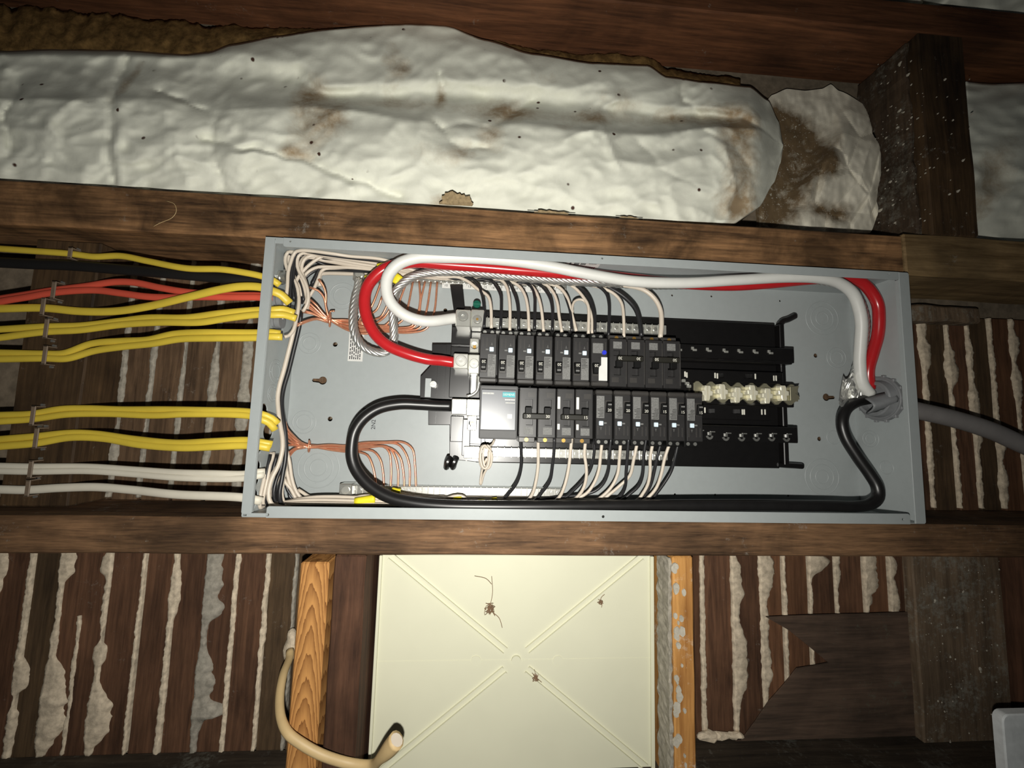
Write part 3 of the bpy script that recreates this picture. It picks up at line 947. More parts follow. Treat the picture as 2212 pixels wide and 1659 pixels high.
def fluff(name, label, x, y, n, size, tail=None):
    b = MB()
    c = at(x, y, DY - 0.003)
    for i in range(n):
        p = [c + Vector((R.gauss(0, size), R.uniform(-0.003, 0.001), R.gauss(0, size * 1.2))) for _ in range(5)]
        b.tube(spline(p, 0.003), 0.00035, n=4)
    if tail:
        for t in tail:
            b.tube(spline(path([q for q in t], DY - 0.002), 0.003), 0.0004, n=4)
    return tag(mk(name, b, M['cobweb'], None), label, 'cobweb')
fluff('cobweb_clump', 'brown cobweb clump with trailing threads on the cream door', 1059, 1315, 16, 0.0035,
      [[(1062, 1245), (1064, 1280), (1058, 1312)], [(1025, 1244), (1050, 1250), (1062, 1262)], [(1060, 1320), (1078, 1335), (1085, 1356)]])
fluff('dirt_curl', 'small curled brown scrap hanging from the rib of the cream door', 1297, 1300, 9, 0.0018, [[(1306, 1284), (1298, 1292), (1300, 1306), (1293, 1304)]])
fluff('dirt_speck', 'dark crumbs caught in the lower rib of the cream door', 1157, 1462, 9, 0.0022, [[(1152, 1458), (1170, 1474)]])

fp = [(1655, 1333), (1760, 1328), (1860, 1326), (1978, 1322), (1992, 1480), (2001, 1638), (1780, 1640), (1590, 1634), (1602, 1600), (1632, 1560), (1660, 1518), (1694, 1480), (1722, 1444), (1760, 1438), (1790, 1432), (1752, 1400), (1705, 1362)]
fx = []
for x, y in fp:
    p = at(x, y, 0.0985)
    fx.append((p.x, max(p.z, -0.3490)))
fs_ = tag(mk('felt_sheet', MB().prism(fx, 0.0985, 0.1005), M['felt'], None), 'torn dark sheet of felt lying over the laths beside the grey board', 'felt')
# strand of straw on the upper stud
tag(mk('straw_strand', MB().tube(spline(path([(358, 434), (376, 440), (381, 456), (372, 470), (345, 482), (332, 489)], 0.0100), 0.003), 0.00035, n=5), M['beige_pvc'], None, True),
    'thin curled straw strand clinging to the upper stud', 'strand')

cv = at(2168, 1545, 0.0)
cpoly = []
x0, z1, rr = at(2166, 1600, -0.002).x, at(2190, 1541, -0.002).z, 0.010
for k in range(7):
    a = math.pi - (math.pi / 2) * k / 6
    cpoly.append((x0 + rr + rr * math.cos(a), z1 - rr + rr * math.sin(a)))
cpoly += [(x0 + 0.12, z1), (x0 + 0.12, -0.352), (x0, -0.352)]
cvb = thing('white_cover', 'white rounded plastic cover in front of the grey board', 'cover', (x0 + 0.06, -0.004, -0.352))
mk('face', MB().prism(cpoly, -0.004, 0.0075, 0.0015), M['white_cover'], cvb)

bp = path(px('B2', [(216, 830, 0.086), (214, 880, 0.078), (170, 1000, 0.050), (145, 1150, 0.030), (152, 1300, 0.012), (200, 1410, 0.000), (300, 1490, -0.004), (450, 1570, -0.004), (650, 1630, 0.000), (790, 1640, -0.004), (862, 1580, -0.020), (968, 1462, -0.034)]), 0)
bc = thing('beige_cable', 'beige sheathed cable looping over the orange upright, cut end free', 'cable', bp[8])
mk('sheath', MB().tube(spline(bp), 0.0056, 0.0048, 12, taper=lambda t: 1 + 0.7 * sm01((t - 0.82) / 0.15)), M['beige_pvc'], bc, True)
e0, e1 = bp[-1], bp[-1] + (bp[-1] - bp[-2]).normalized() * 0.0004
mk('cut_end', MB().tube([e0, e1], 0.0075, 0.0062, 12), M['cream_pvc'], bc)
lump = MB(); r = bmesh.ops.create_icosphere(lump.bm, subdivisions=3, radius=1)
lc = at(630, 1392, 0.098)
for v in r['verts']:
    v.co = Vector((v.co.x * 0.009, v.co.y * 0.012, v.co.z * 0.022)) + lc
lump.jitter(0.005, 60, 3)
mk('plaster_lump', lump, M['plaster'], wall)
# ------------------------------------------------------------------ the panel box
PW, PH, PD, TH = 0.9146, 0.3620, 0.0950, 0.0015
BYF = PD - TH                                           # front of the back plate
box = thing('panel_box', 'open grey steel breaker panel box mounted sideways between two studs', 'panel box', (PW / 2, PD, 0))
S = M['steel']
back_plate = mk('back_plate', MB().box(0, PW, BYF, PD, 0, PH), S, box)
SW = []
for nm, a in (('side_wall', (0, TH, 0, PD, 0, PH)), ('side_wall', (PW - TH, PW, 0, PD, 0, PH)),
              ('side_wall', (0, PW, 0, PD, PH - TH, PH)), ('side_wall', (0, PW, 0, PD, 0, TH))):
    SW.append(mk(nm, MB().box(*a, 0.0004), S, box))
def rrect(x0, x1, z0, z1, r, corners):
    """outline with chosen rounded corners: bl, br, tr, tl"""
    P = []
    for k, (cx, cz, a0) in enumerate(((x0 + r, z0 + r, math.pi), (x1 - r, z0 + r, 1.5 * math.pi), (x1 - r, z1 - r, 0), (x0 + r, z1 - r, 0.5 * math.pi))):
        if corners[k]:
            P += [(cx + r * math.cos(a0 + math.pi / 2 * i / 5), cz + r * math.sin(a0 + math.pi / 2 * i / 5)) for i in range(6)]
        else:
            P.append(((x0, z0), (x1, z0), (x1, z1), (x0, z1))[k])
    return P
fl_ = [rrect(0.0, 0.0118, 0.004, PH - 0.0005, 0.003, (1, 0, 0, 0)), rrect(PW - 0.0155, PW, 0.0005, PH - 0.0005, 0.003, (0, 1, 1, 0)),
       rrect(0.0230, PW - 0.0160, PH - 0.0125, PH - 0.0002, 0.003, (1, 1, 0, 0)), rrect(0.0300, PW - 0.0235, -0.0004, 0.0138, 0.003, (0, 0, 1, 1))]
FLN = []
for P in fl_:
    FLN.append(mk('flange', MB().prism(P, -0.0010, 0.0008, 0.0003), S, box))
mk('corner_tab', MB().box(0.012, 0.030, 0.0004, 0.0018, PH - 0.008, PH - 0.0015, 0.0003), S, box)
mk('corner_tab', MB().box(0.006, 0.031, 0.0004, 0.0020, 0.0004, 0.0050, 0.0003), S, box)
mk('return_lip', MB().box(0.0113, 0.0123, 0.0005, 0.0040, 0.006, PH - 0.004), S, box)
mk('return_lip', MB().box(PW - 0.0160, PW - 0.0150, 0.0005, 0.0050, 0.012, PH - 0.012), S, box)
# real screw holes, mounting holes and keyholes cut through the sheet
for fk, hs in ((3, ((578, 1112), (1303, 1116), (1951, 1122))), (2, ((627, 521), (1301, 558), (1920, 592)))):
    cb = MB()
    for x, y in hs:
        c = at(x, y, -0.001)
        cb.cyl((c.x, -0.004, c.z), (c.x, 0.004, c.z), 0.0019 if fk == 3 else 0.0014, 16)
    carve(FLN[fk], cb)
cb = MB()
for x, y, r in ((724, 744, 0.0036), (713, 905, 0.0036), (962, 670, 0.0030), (1762, 768, 0.0036), (1770, 948, 0.0036),
                (1452, 638, 0.0017), (1537, 640, 0.0017), (1685, 650, 0.0017), (1458, 1068, 0.0017), (1545, 1069, 0.0017), (1703, 1071, 0.0017)):
    c = at(x, y, BYF); cb.cyl((c.x, BYF - 0.003, c.z), (c.x, PD + 0.003, c.z), r, 18)
for x, y, s_ in ((697, 822, -1), (1785, 858, 1)):
    c = at(x, y, BYF)
    arc = [(c.x + s_ * 0.0062 * math.cos(a), c.z + 0.0062 * math.sin(a)) for a in [math.radians(d) for d in range(25, 336, 20)]]
    e = s_ * 0.0145
    cb.prism(arc + [(c.x + e, c.z - 0.0026), (c.x + e + s_ * 0.0015, c.z), (c.x + e, c.z + 0.0026)], BYF - 0.003, PD + 0.003)
carve(back_plate, cb)
# knockouts: concentric pressed rings
def knock(c, axis, rs):
    b = MB()
    for r_ in rs:
        b.ring(c, axis, r_, 0.0007)
    u = Vector(axis).orthogonal().normalized()
    for k in range(3):
        d = Matrix.Rotation(k * 2.1 + 0.4, 3, Vector(axis)) @ u
        p = Vector(c) + d * rs[0] * 0.8
        b.cyl(p - Vector(axis) * 0.0003, p + Vector(axis) * 0.0005, 0.0012, 8)
    return autosmooth(mk('knockout', b, S, box), 60)
for x, y, rs in ((741, 640, (0.021, 0.014)), (669, 742, (0.016, 0.010)), (657, 912, (0.017, 0.011)), (688, 1010, (0.030, 0.021, 0.012)),
                 (1776, 688, (0.029, 0.020, 0.011)), (1807, 773, (0.017, 0.011)), (1776, 1030, (0.029, 0.020, 0.011)), (1800, 945, (0.011,))):
    knock(at(x, y, BYF - 0.0002), (0, 1, 0), rs)
for x, y, rs in ((596, 802, (0.016, 0.010)), (605, 716, (0.009, 0.006)), (589, 850, (0.012, 0.008))):
    knock(atX(x, y, TH + 0.0002), (1, 0, 0), rs)
for x, y, rs in ((1880, 948, (0.013, 0.008)), (1890, 700, (0.013, 0.008)), (1915, 1010, (0.010,))):
    knock(atX(x, y, PW - TH - 0.0002), (1, 0, 0), rs)
# printed labels
a, b_ = at(755, 676, BYF), at(783, 781, BYF)
lb = mk('barcode_label', MB().box(a.x + 0.002, b_.x, BYF - 0.0003, BYF + 0.0002, b_.z, a.z), M['label_white'], box)
for i in range(6):
    xx = a.x + 0.005 + i * 0.0030
    bars = MB(); z = b_.z + 0.003
    while z < a.z - 0.004:
        h = R.uniform(0.002, 0.009)
        bars.box(xx - 0.0007, xx + 0.0007, BYF - 0.00042, BYF, z, min(z + h, a.z - 0.003)); z += h + R.uniform(0.0010, 0.0024)
    mk('printed_line', bars, M['ink'], lb)
tp0 = at(1228, 562, 0.012)
zt = PH - TH
lb = mk('rating_label', MB().box(at(1229, 566, 0.014).x, at(1302, 572, 0.014).x, 0.010, 0.050, zt - 0.0003, zt + 0.0002), M['label_white'], box)
for (u0, u1, y0, y1, mt) in ((0.08, 0.14, 0.022, 0.036, 'ink'), (0.22, 0.38, 0.022, 0.034, 'ink'), (0.42, 0.58, 0.026, 0.032, 'ink'), (0.66, 0.9, 0.022, 0.028, 'label_grey'), (0.62, 0.93, 0.038, 0.045, 'ink_red')):
    x0, x1 = at(1229, 566, 0.014).x, at(1302, 572, 0.014).x
    bars = MB(); n = 5
    for k in range(n):
        q0 = x0 + (x1 - x0) * (u0 + (u1 - u0) * k / n)
        bars.box(q0, q0 + (x1 - x0) * (u1 - u0) / n * 0.7, y0, y1, zt - 0.0005, zt)
    mk('printed_line', bars, M[mt], lb)
text_mesh('2N2', 0.0085, M['ink'], box, at(807, 917, BYF - 0.0002), 'stamped_mark', vert=True)
text_mesh('3', 0.0085, M['ink'], box, at(788, 884, BYF - 0.0002), 'stamped_mark', vert=True)

# ------------------------------------------------------------------ cable connectors in the box walls
cb = MB()                                                    # knocked-out openings in the left wall
for x, y, r in ((580, 932, 0.0125), (570, 886, 0.009), (562, 905, 0.006), (561, 962, 0.009), (556, 973, 0.008), (556, 1008, 0.008), (553, 1036, 0.008), (549, 1072, 0.009), (546, 1092, 0.008), (590, 604, 0.008), (588, 634, 0.008), (592, 610, 0.006)):
    c = atX(x, y, TH)
    if c.y - r > 0.001 and c.z - r > 0.003:
        cb.cyl((-0.003, c.y, c.z), (TH + 0.003, c.y, c.z), r, 20)
    else:
        r = max(0.003, min(r, c.y - 0.0015, c.z - 0.003)); cb.cyl((-0.003, c.y, c.z), (TH + 0.003, c.y, c.z), r, 20)
carve(SW[0], cb)
def nm_clamp(x, y, r, label, mat, ln=0.010):
    c = atX(x, y, TH)
    t = thing('cable_clamp', label, 'cable clamp', c, 'cable clamps in the left wall of the box')
    b = MB().tube([c + Vector((0.0005, 0, 0)), c + Vector((ln, 0, 0))], r, n=18)
    autosmooth(mk('body', b, M[mat], t))
    autosmooth(mk('locknut', MB().tube([c + Vector((0.0004, 0, 0)), c + Vector((0.0032, 0, 0))], r * 1.28, n=8), M[mat], t))
    mk('screw', MB().cyl(c + Vector((ln * 0.7, -r * 0.4, r * 0.8)), c + Vector((ln * 0.7, -r * 0.4, r * 1.35)), 0.0016, 10), M['zinc'], t)
    return t
nm_clamp(605, 600, 0.0080, 'zinc cable clamp high on the left wall of the box', 'zinc')
nm_clamp(598, 648, 0.0095, 'grey plastic cable clamp below the zinc clamp', 'grey_plastic')
nm_clamp(594, 694, 0.0095, 'grey plastic cable clamp above the lowest upper yellow cable', 'grey_plastic')

# ------------------------------------------------------------------ bus assembly
bus = thing('bus_assembly', 'black plastic bus assembly with bare metal stabs carrying the breakers', 'bus assembly', (0.50, BYF, 0.064))
BP = M['black_plastic']
mk('tray', MB().box(0.2850, 0.7600, 0.0700, 0.0900, 0.0650, 0.2955, 0.0015), BP, bus)
wing = [at(x, y, 0.066) for x, y in [(976, 690), (976, 743), (933, 743), (933, 786), (908, 813), (907, 862), (925, 862), (925, 918), (971, 918), (971, 992), (1048, 1000), (1048, 690)]]
mk('wing', MB().prism([(p.x, p.z) for p in wing], 0.0660, 0.0905, 0.0008), BP, bus)
for (x0, y0, x1, y1, d) in ((974, 748, 1014, 860, 0.058), (974, 898, 1000, 955, 0.058), (1000, 905, 1014, 985, 0.056), (1014, 812, 1036, 862, 0.062), (976, 705, 1018, 745, 0.058), (1016, 905, 1040, 960, 0.055)):
    p, q = at(x0, y0, d), at(x1, y1, d)
    mk('moulded_step', MB().box(p.x, q.x, d, 0.0700, q.z, p.z, 0.0009), BP, bus)
for (x0, y0, x1, y1) in ((940, 790, 942, 858), (958, 745, 960, 858), (938, 866, 940, 916), (915, 820, 917, 858), (992, 700, 994, 760), (986, 900, 988, 985), (1007, 962, 1009, 996)):
    p, q = at(x0, y0, 0.0645), at(x1, y1, 0.0645)
    mk('rib', MB().box(p.x, q.x, 0.0640, 0.0680, q.z, p.z), BP, bus)
p, q = at(919, 817, 0.065), at(930, 858, 0.065)
mk('slot', MB().box(p.x, q.x, 0.0654, 0.0668, q.z, p.z, 0.0002), S, bus)
c = at(936, 830, 0.058)
sc = autosmooth(mk('mounting_screw', MB().cyl((c.x, 0.057, c.z), (c.x, 0.068, c.z), 0.0048, 16), M['zinc'], bus))
carve(sc, MB().box(c.x - 0.0055, c.x + 0.0055, 0.0560, 0.0584, c.z - 0.0006, c.z + 0.0006))
for x in (967, 981):
    c = at(x, 999, 0.062)
    b = MB().tube(spline([c + Vector((0.0025, 0, 0.007)), c + Vector((0, -0.003, 0)), c + Vector((-0.0015, 0.004, -0.006))], 0.002), 0.0048, 0.0065, 10)
    autosmooth(mk('latch', b, BP, bus))
# strap to the neutral lug
sp = [at(x, y, 0.062) for x, y in ((972, 615), (999, 615), (1004, 668), (980, 671))]
mk('strap', MB().prism([(p.x, p.z) for p in sp], 0.0620, 0.0660, 0.0006), BP, bus)
# frame hooks on the far end
def hook(pts, r):
    return autosmooth(mk('hook', MB().tube(spline(path(pts, 0.074), 0.003), r, 0.006, 12), BP, bus))
hook([(1684, 702), (1690, 694), (1702, 690), (1716, 683)], 0.0050)
hook([(1676, 1003), (1700, 1005), (1718, 1006), (1731, 1007)], 0.0045)
p, q = at(1684, 700, 0.066), at(1706, 1005, 0.066)
mk('end_frame', MB().box(p.x, q.x, 0.0660, 0.0900, q.z, p.z, 0.001), BP, bus)
# breaker mounting rails
def rail(x0, x1, y0, y1, d, nm='rail'):
    p, q = at(x0, (y0 + y1) / 2, d), at(x1, (y0 + y1) / 2, d)
    z1, z0 = at((x0 + x1) / 2, y0, d).z, at((x0 + x1) / 2, y1, d).z
    return mk(nm, MB().box(p.x, q.x, d, 0.0705, z0, z1, 0.001), BP, bus)
rail(1440, 1716, 747, 779, 0.055)
rail(1440, 1724, 919, 954, 0.055)
rail(1440, 1712, 776, 782, 0.050)
rail(1440, 1716, 919, 924, 0.050)
sc1 = rail(1440, 1692, 800, 826, 0.052, 'stab_carrier')
sc2 = rail(1440, 1664, 874, 906, 0.052, 'stab_carrier')
rail(1440, 1715, 824, 876, 0.058, 'stab_carrier')
# bright retaining clips on the rails
for i, (x, y) in enumerate(((1466, 754), (1498, 754), (1530, 756), (1566, 758), (1598, 759), (1631, 760), (1663, 761))):
    c = at(x, y, 0.0545)
    b = MB().box(c.x - 0.0035, c.x + 0.0005, 0.0535, 0.0552, c.z - 0.001, c.z + 0.0035, 0.0003).box(c.x - 0.001, c.x + 0.005, 0.0533, 0.0552, c.z - 0.003, c.z + 0.0002, 0.0003)
    mk('clip', b, M['bright'], bus)
for i, (x, y) in enumerate(((1509, 935), (1533, 938), (1568, 941), (1602, 942), (1634, 942), (1667, 942), (1699, 943))):
    c = at(x, y, 0.0545)
    b = MB().box(c.x - 0.0022, c.x + 0.0022, 0.0530, 0.0552, c.z - 0.0015, c.z + 0.0035, 0.0004).box(c.x + 0.0015, c.x + 0.0085, 0.0540, 0.0552, c.z + 0.0030, c.z + 0.0046)
    ar = [(c.x + 0.0055 * math.cos(t), c.z - 0.0015 + 0.0065 * math.sin(t)) for t in [math.radians(k) for k in range(190, 351, 20)]]
    b.prism(ar + [(c.x + 0.0030 * math.cos(t), c.z - 0.0012 + 0.0036 * math.sin(t)) for t in [math.radians(k) for k in range(350, 189, -20)]], 0.0541, 0.0553)
    mk('clip', b, M['zinc'], bus)
for x, y in ((1480, 808), (1484, 810), (1545, 811), (1550, 812), (1632, 813), (1672, 817), (1677, 817), (1517, 886), (1523, 886), (1604, 890), (1608, 890), (1646, 890), (1653, 890)):
    c = at(x, y, 0.0515)
    mk('index_mark', MB().box(c.x - 0.0012, c.x + 0.0012, 0.0513, 0.0522, c.z - 0.0042, c.z + 0.0042, 0.0006), M['print'], bus)
for car, hs in ((sc1, ((1555, 811), (1617, 813), (1678, 815))), (sc2, ((1535, 888), (1590, 889)))):
    cb = MB()
    for x, y in hs:                                          # moulded slots, cut into the plastic
        c = at(x, y, 0.052); cb.box(c.x - 0.0065, c.x + 0.0065, 0.0490, 0.0600, c.z - 0.0035, c.z + 0.0035)
    carve(car, cb)
# tinned bus bar with its stabs
p, q = at(1500, 849, 0.050), at(1724, 849, 0.050)
bar = MB()
poly = []
N = 46
zc = at(1610, 850, 0.050).z
for i in range(N + 1):
    x = p.x + (q.x - p.x) * i / N
    poly.append((x, zc + 0.0135 + 0.0035 * math.sin(i * 1.05)))
for i in range(N, -1, -1):
    x = p.x + (q.x - p.x) * i / N
    poly.append((x, zc - 0.0125 - 0.0035 * math.sin(i * 1.05 + 1)))
mk('bus_bar', MB().prism(poly, 0.0500, 0.0535, 0.0004), M['dull'], bus)
for i, (x, y) in enumerate(((1529, 849), (1562, 846), (1594, 853), (1627, 848), (1659, 855), (1694, 849))):
    c = at(x, y, 0.040)
    w, h = 0.0080, 0.0115
    P = [(-.42, -1), (.42, -1), (.55, -.75), (.55, -.35), (1, -.30), (1.05, .25), (.6, .35), (.6, .75), (.45, 1), (-.45, 1), (-.6, .75), (-.6, .40), (-1, .30), (-1, -.2), (-.55, -.35), (-.55, -.75)]
    tw = 0.0008 * (-1) ** i
    st = MB().prism([(c.x + u * w + tw * v, c.z + v * h) for u, v in P], 0.0400, 0.0510, 0.0009)
    st = mk('stab', st, M['stab'], bus)
    carve(st, MB().box(c.x - 0.0006, c.x + 0.0006, 0.0380, 0.0470, c.z - h * 1.2, c.z + h * 1.2))
c = at(1718, 850, 0.046)
mk('bus_end', MB().prism([(c.x - 0.008, c.z + 0.010), (c.x + 0.007, c.z + 0.012), (c.x + 0.004, c.z + 0.004), (c.x + 0.001, c.z), (c.x + 0.006, c.z - 0.003), (c.x + 0.007, c.z - 0.009), (c.x - 0.008, c.z - 0.011)], 0.0460, 0.0500, 0.0004), M['dull'], bus)
for (x, y) in ((1478, 822), (1486, 828), (1490, 834)):
    c = at(x, y, 0.045)
    mk('bus_end', MB().box(c.x - 0.0028, c.x + 0.0028, 0.045, 0.050, c.z - 0.0024, c.z + 0.0024, 0.0008), M['bright'], bus)

# lugs: two blocks each, with a round set screw
def lug(x0, y0, x1, y1, xs, ys, r, d=0.031, dark=False, nm='lug'):
    a, b = at(x0, y0, d), at(x1, y1, d)
    l = mk(nm, MB().box(a.x, b.x, d, 0.0620, b.z, a.z, 0.0012), M['bright'], bus)
    c = at(xs, ys, d)
    s = autosmooth(mk('set_screw', MB().cyl((c.x, d - 0.0016, c.z), (c.x, d + 0.001, c.z), r, 20), M['zinc'], l))
    autosmooth(mk('screw_rim', MB().ring((c.x, d - 0.0002, c.z), (0, 1, 0), r * 1.14, 0.0011), M['zinc'], l))
    if dark:
        autosmooth(mk('screw_tip', MB().cyl((c.x, d - 0.0019, c.z), (c.x, d - 0.001, c.z), r * 0.42, 6), M['brass'], l))
    else:
        autosmooth(carve(s, MB().cyl((c.x, d - 0.0040, c.z), (c.x, d + 0.0004, c.z), r * 0.42, 6)))
    return l
lug(985, 668, 1016, 706, 1000, 683, 0.0058)
lug(1018, 668, 1045, 707, 1031, 690, 0.0048, 0.034, True)
lug(980, 763, 1011, 797, 996, 779, 0.0062)
lug(1012, 765, 1035, 808, 1024, 785, 0.0050, 0.034)
lug(976, 861, 1008, 896, 992, 878, 0.0062)
lug(1008, 862, 1036, 899, 1020, 880, 0.0052, 0.034)
for x, y, mt in ((1025, 746, 'brass'), (1020, 914, 'brass')):
    c = at(x, y, 0.045)
    t = mk('terminal_tab', MB().box(c.x - 0.0070, c.x + 0.0065, 0.0460, 0.0600, c.z - 0.0105, c.z + 0.0105, 0.001), M['bright'], bus)
    autosmooth(carve(t, MB().cyl((c.x, 0.0440, c.z), (c.x, 0.0560, c.z), 0.0055, 18)))
    autosmooth(mk('terminal_screw', MB().cyl((c.x, 0.0500, c.z - 0.001), (c.x, 0.0565, c.z - 0.001), 0.0024, 10), M[mt], t))
p, q = at(1018, 809, 0.05), at(1028, 852, 0.05)
mk('bus_strap', MB().box(p.x, q.x, 0.050, 0.053, q.z, p.z, 0.0006), M['bright'], bus)
mk('bus_strap', MB().tube(spline(path([(1034, 812), (1034, 830), (1030, 845), (1020, 853), (1008, 856)], 0.047), 0.002), 0.0024, 0.003, 8), M['bright'], bus, True)
# neutral bars on the assembly
def term_bar(x0, x1, yl, yr, d, depth, hh, n, nm, parent, par_mat='zinc', scr=True):
    a, b = at(x0, yl, d), at(x1, yr, d)
    z = (a.z + b.z) / 2
    br = mk(nm, MB().box(a.x, b.x, d, d + depth, z - hh, z + hh, 0.0008), M[par_mat], parent)
    first = rim = None
    step = (b.x - a.x - 0.006) / n
    for i in range(n):
        x = a.x + 0.003 + step * (i + 0.5)
        if first is None:
            first = autosmooth(mk('bar_screw', MB().cyl((x, d - 0.0011, z), (x, d + 0.0006, z), min(0.0030, step * 0.36), 12).box(x - 0.0022, x + 0.0022, d - 0.0014, d - 0.0009, z - 0.0004, z + 0.0004), M['zinc'], br))
            rim = mk('wire_saddle', MB().box(x - step / 2 - 0.0005, x - step / 2 + 0.0005, d - 0.0012, d + 0.0005, z - hh - 0.0010, z + hh + 0.0010, 0.0003), M['bright'], br)
        else:
            again(first, (step * i, 0, 0), br)
            again(rim, (step * i, 0, 0), br)
    return br
term_bar(1048, 1440, 698, 710, 0.052, 0.012, 0.0072, 27, 'neutral_bar', bus, 'bright')
term_bar(1040, 1443, 980, 981, 0.052, 0.012, 0.0066, 27, 'neutral_bar', bus, 'bright')
c = at(1018, 978, 0.050)
mk('lug', MB().box(c.x - 0.011, c.x + 0.012, 0.050, 0.064, c.z - 0.008, c.z + 0.009, 0.001), M['bright'], bus)
autosmooth(mk('set_screw', MB().cyl((c.x + 0.001, 0.0488, c.z), (c.x + 0.001, 0.051, c.z), 0.0052, 18), M['zinc'], bus))
c = at(1030, 657, 0.058)
g = thing('bonding_screw', 'green bonding screw beside the white cable lug', 'screw', c)
gh = autosmooth(mk('head', MB().cyl((c.x, 0.0575, c.z), (c.x, 0.0615, c.z), 0.0056, 18, 0.0060), M['green'], g))
autosmooth(mk('shank', MB().cyl((c.x, 0.0610, c.z), (c.x, 0.0700, c.z), 0.0025, 12), M['green'], g))
autosmooth(carve(gh, MB().box(c.x - 0.008, c.x + 0.008, 0.0560, 0.0590, c.z - 0.0006, c.z + 0.0006)))

# ground bars on the back plate
def ground_bar(label, x0, x1, yl, yr, n, lug_x, lug_y):
    a = at((x0 + x1) / 2, (yl + yr) / 2, 0.078)
    t = thing('ground_bar', label, 'ground bar', a, 'ground bars in the box')
    term_bar(x0, x1, yl, yr, 0.0780, 0.0120, 0.0064, n, 'bar', t)
    c = at(lug_x, lug_y, 0.070)
    mk('lug', MB().box(c.x - 0.0095, c.x + 0.0085, 0.0700, 0.0900, c.z - 0.0095, c.z + 0.0090, 0.001), M['zinc'], t)
    autosmooth(mk('set_screw', MB().cyl((c.x, 0.0685, c.z), (c.x, 0.071, c.z), 0.0056, 18), M['bright'], t))
    mk('foot', MB().box(a.x - 0.008, a.x + 0.008, 0.0895, BYF, a.z - 0.005, a.z + 0.005), M['zinc'], t)
    return t
ground_bar('long zinc ground bar with screws at the bottom of the box', 752, 1216, 1059, 1064, 36, 747, 1059)
tg = ground_bar('long zinc ground bar with a numbered strip at the top of the box', 786, 1224, 600, 616, 34, 776, 592)
a, b_ = at(955, 619, 0.0775), at(1222, 627, 0.0775)
ns = mk('number_strip', MB().box(a.x, b_.x, 0.0770, 0.0778, (a.z + b_.z) / 2 - 0.0042, (a.z + b_.z) / 2 + 0.0042), M['label_white'], tg)
for i in range(16):
    x = a.x + (b_.x - a.x) * (i + 0.5) / 16
    text_mesh(str(10 + i), 0.0052, M['ink'], ns, (x, 0.0768, (a.z + b_.z) / 2), 'number')

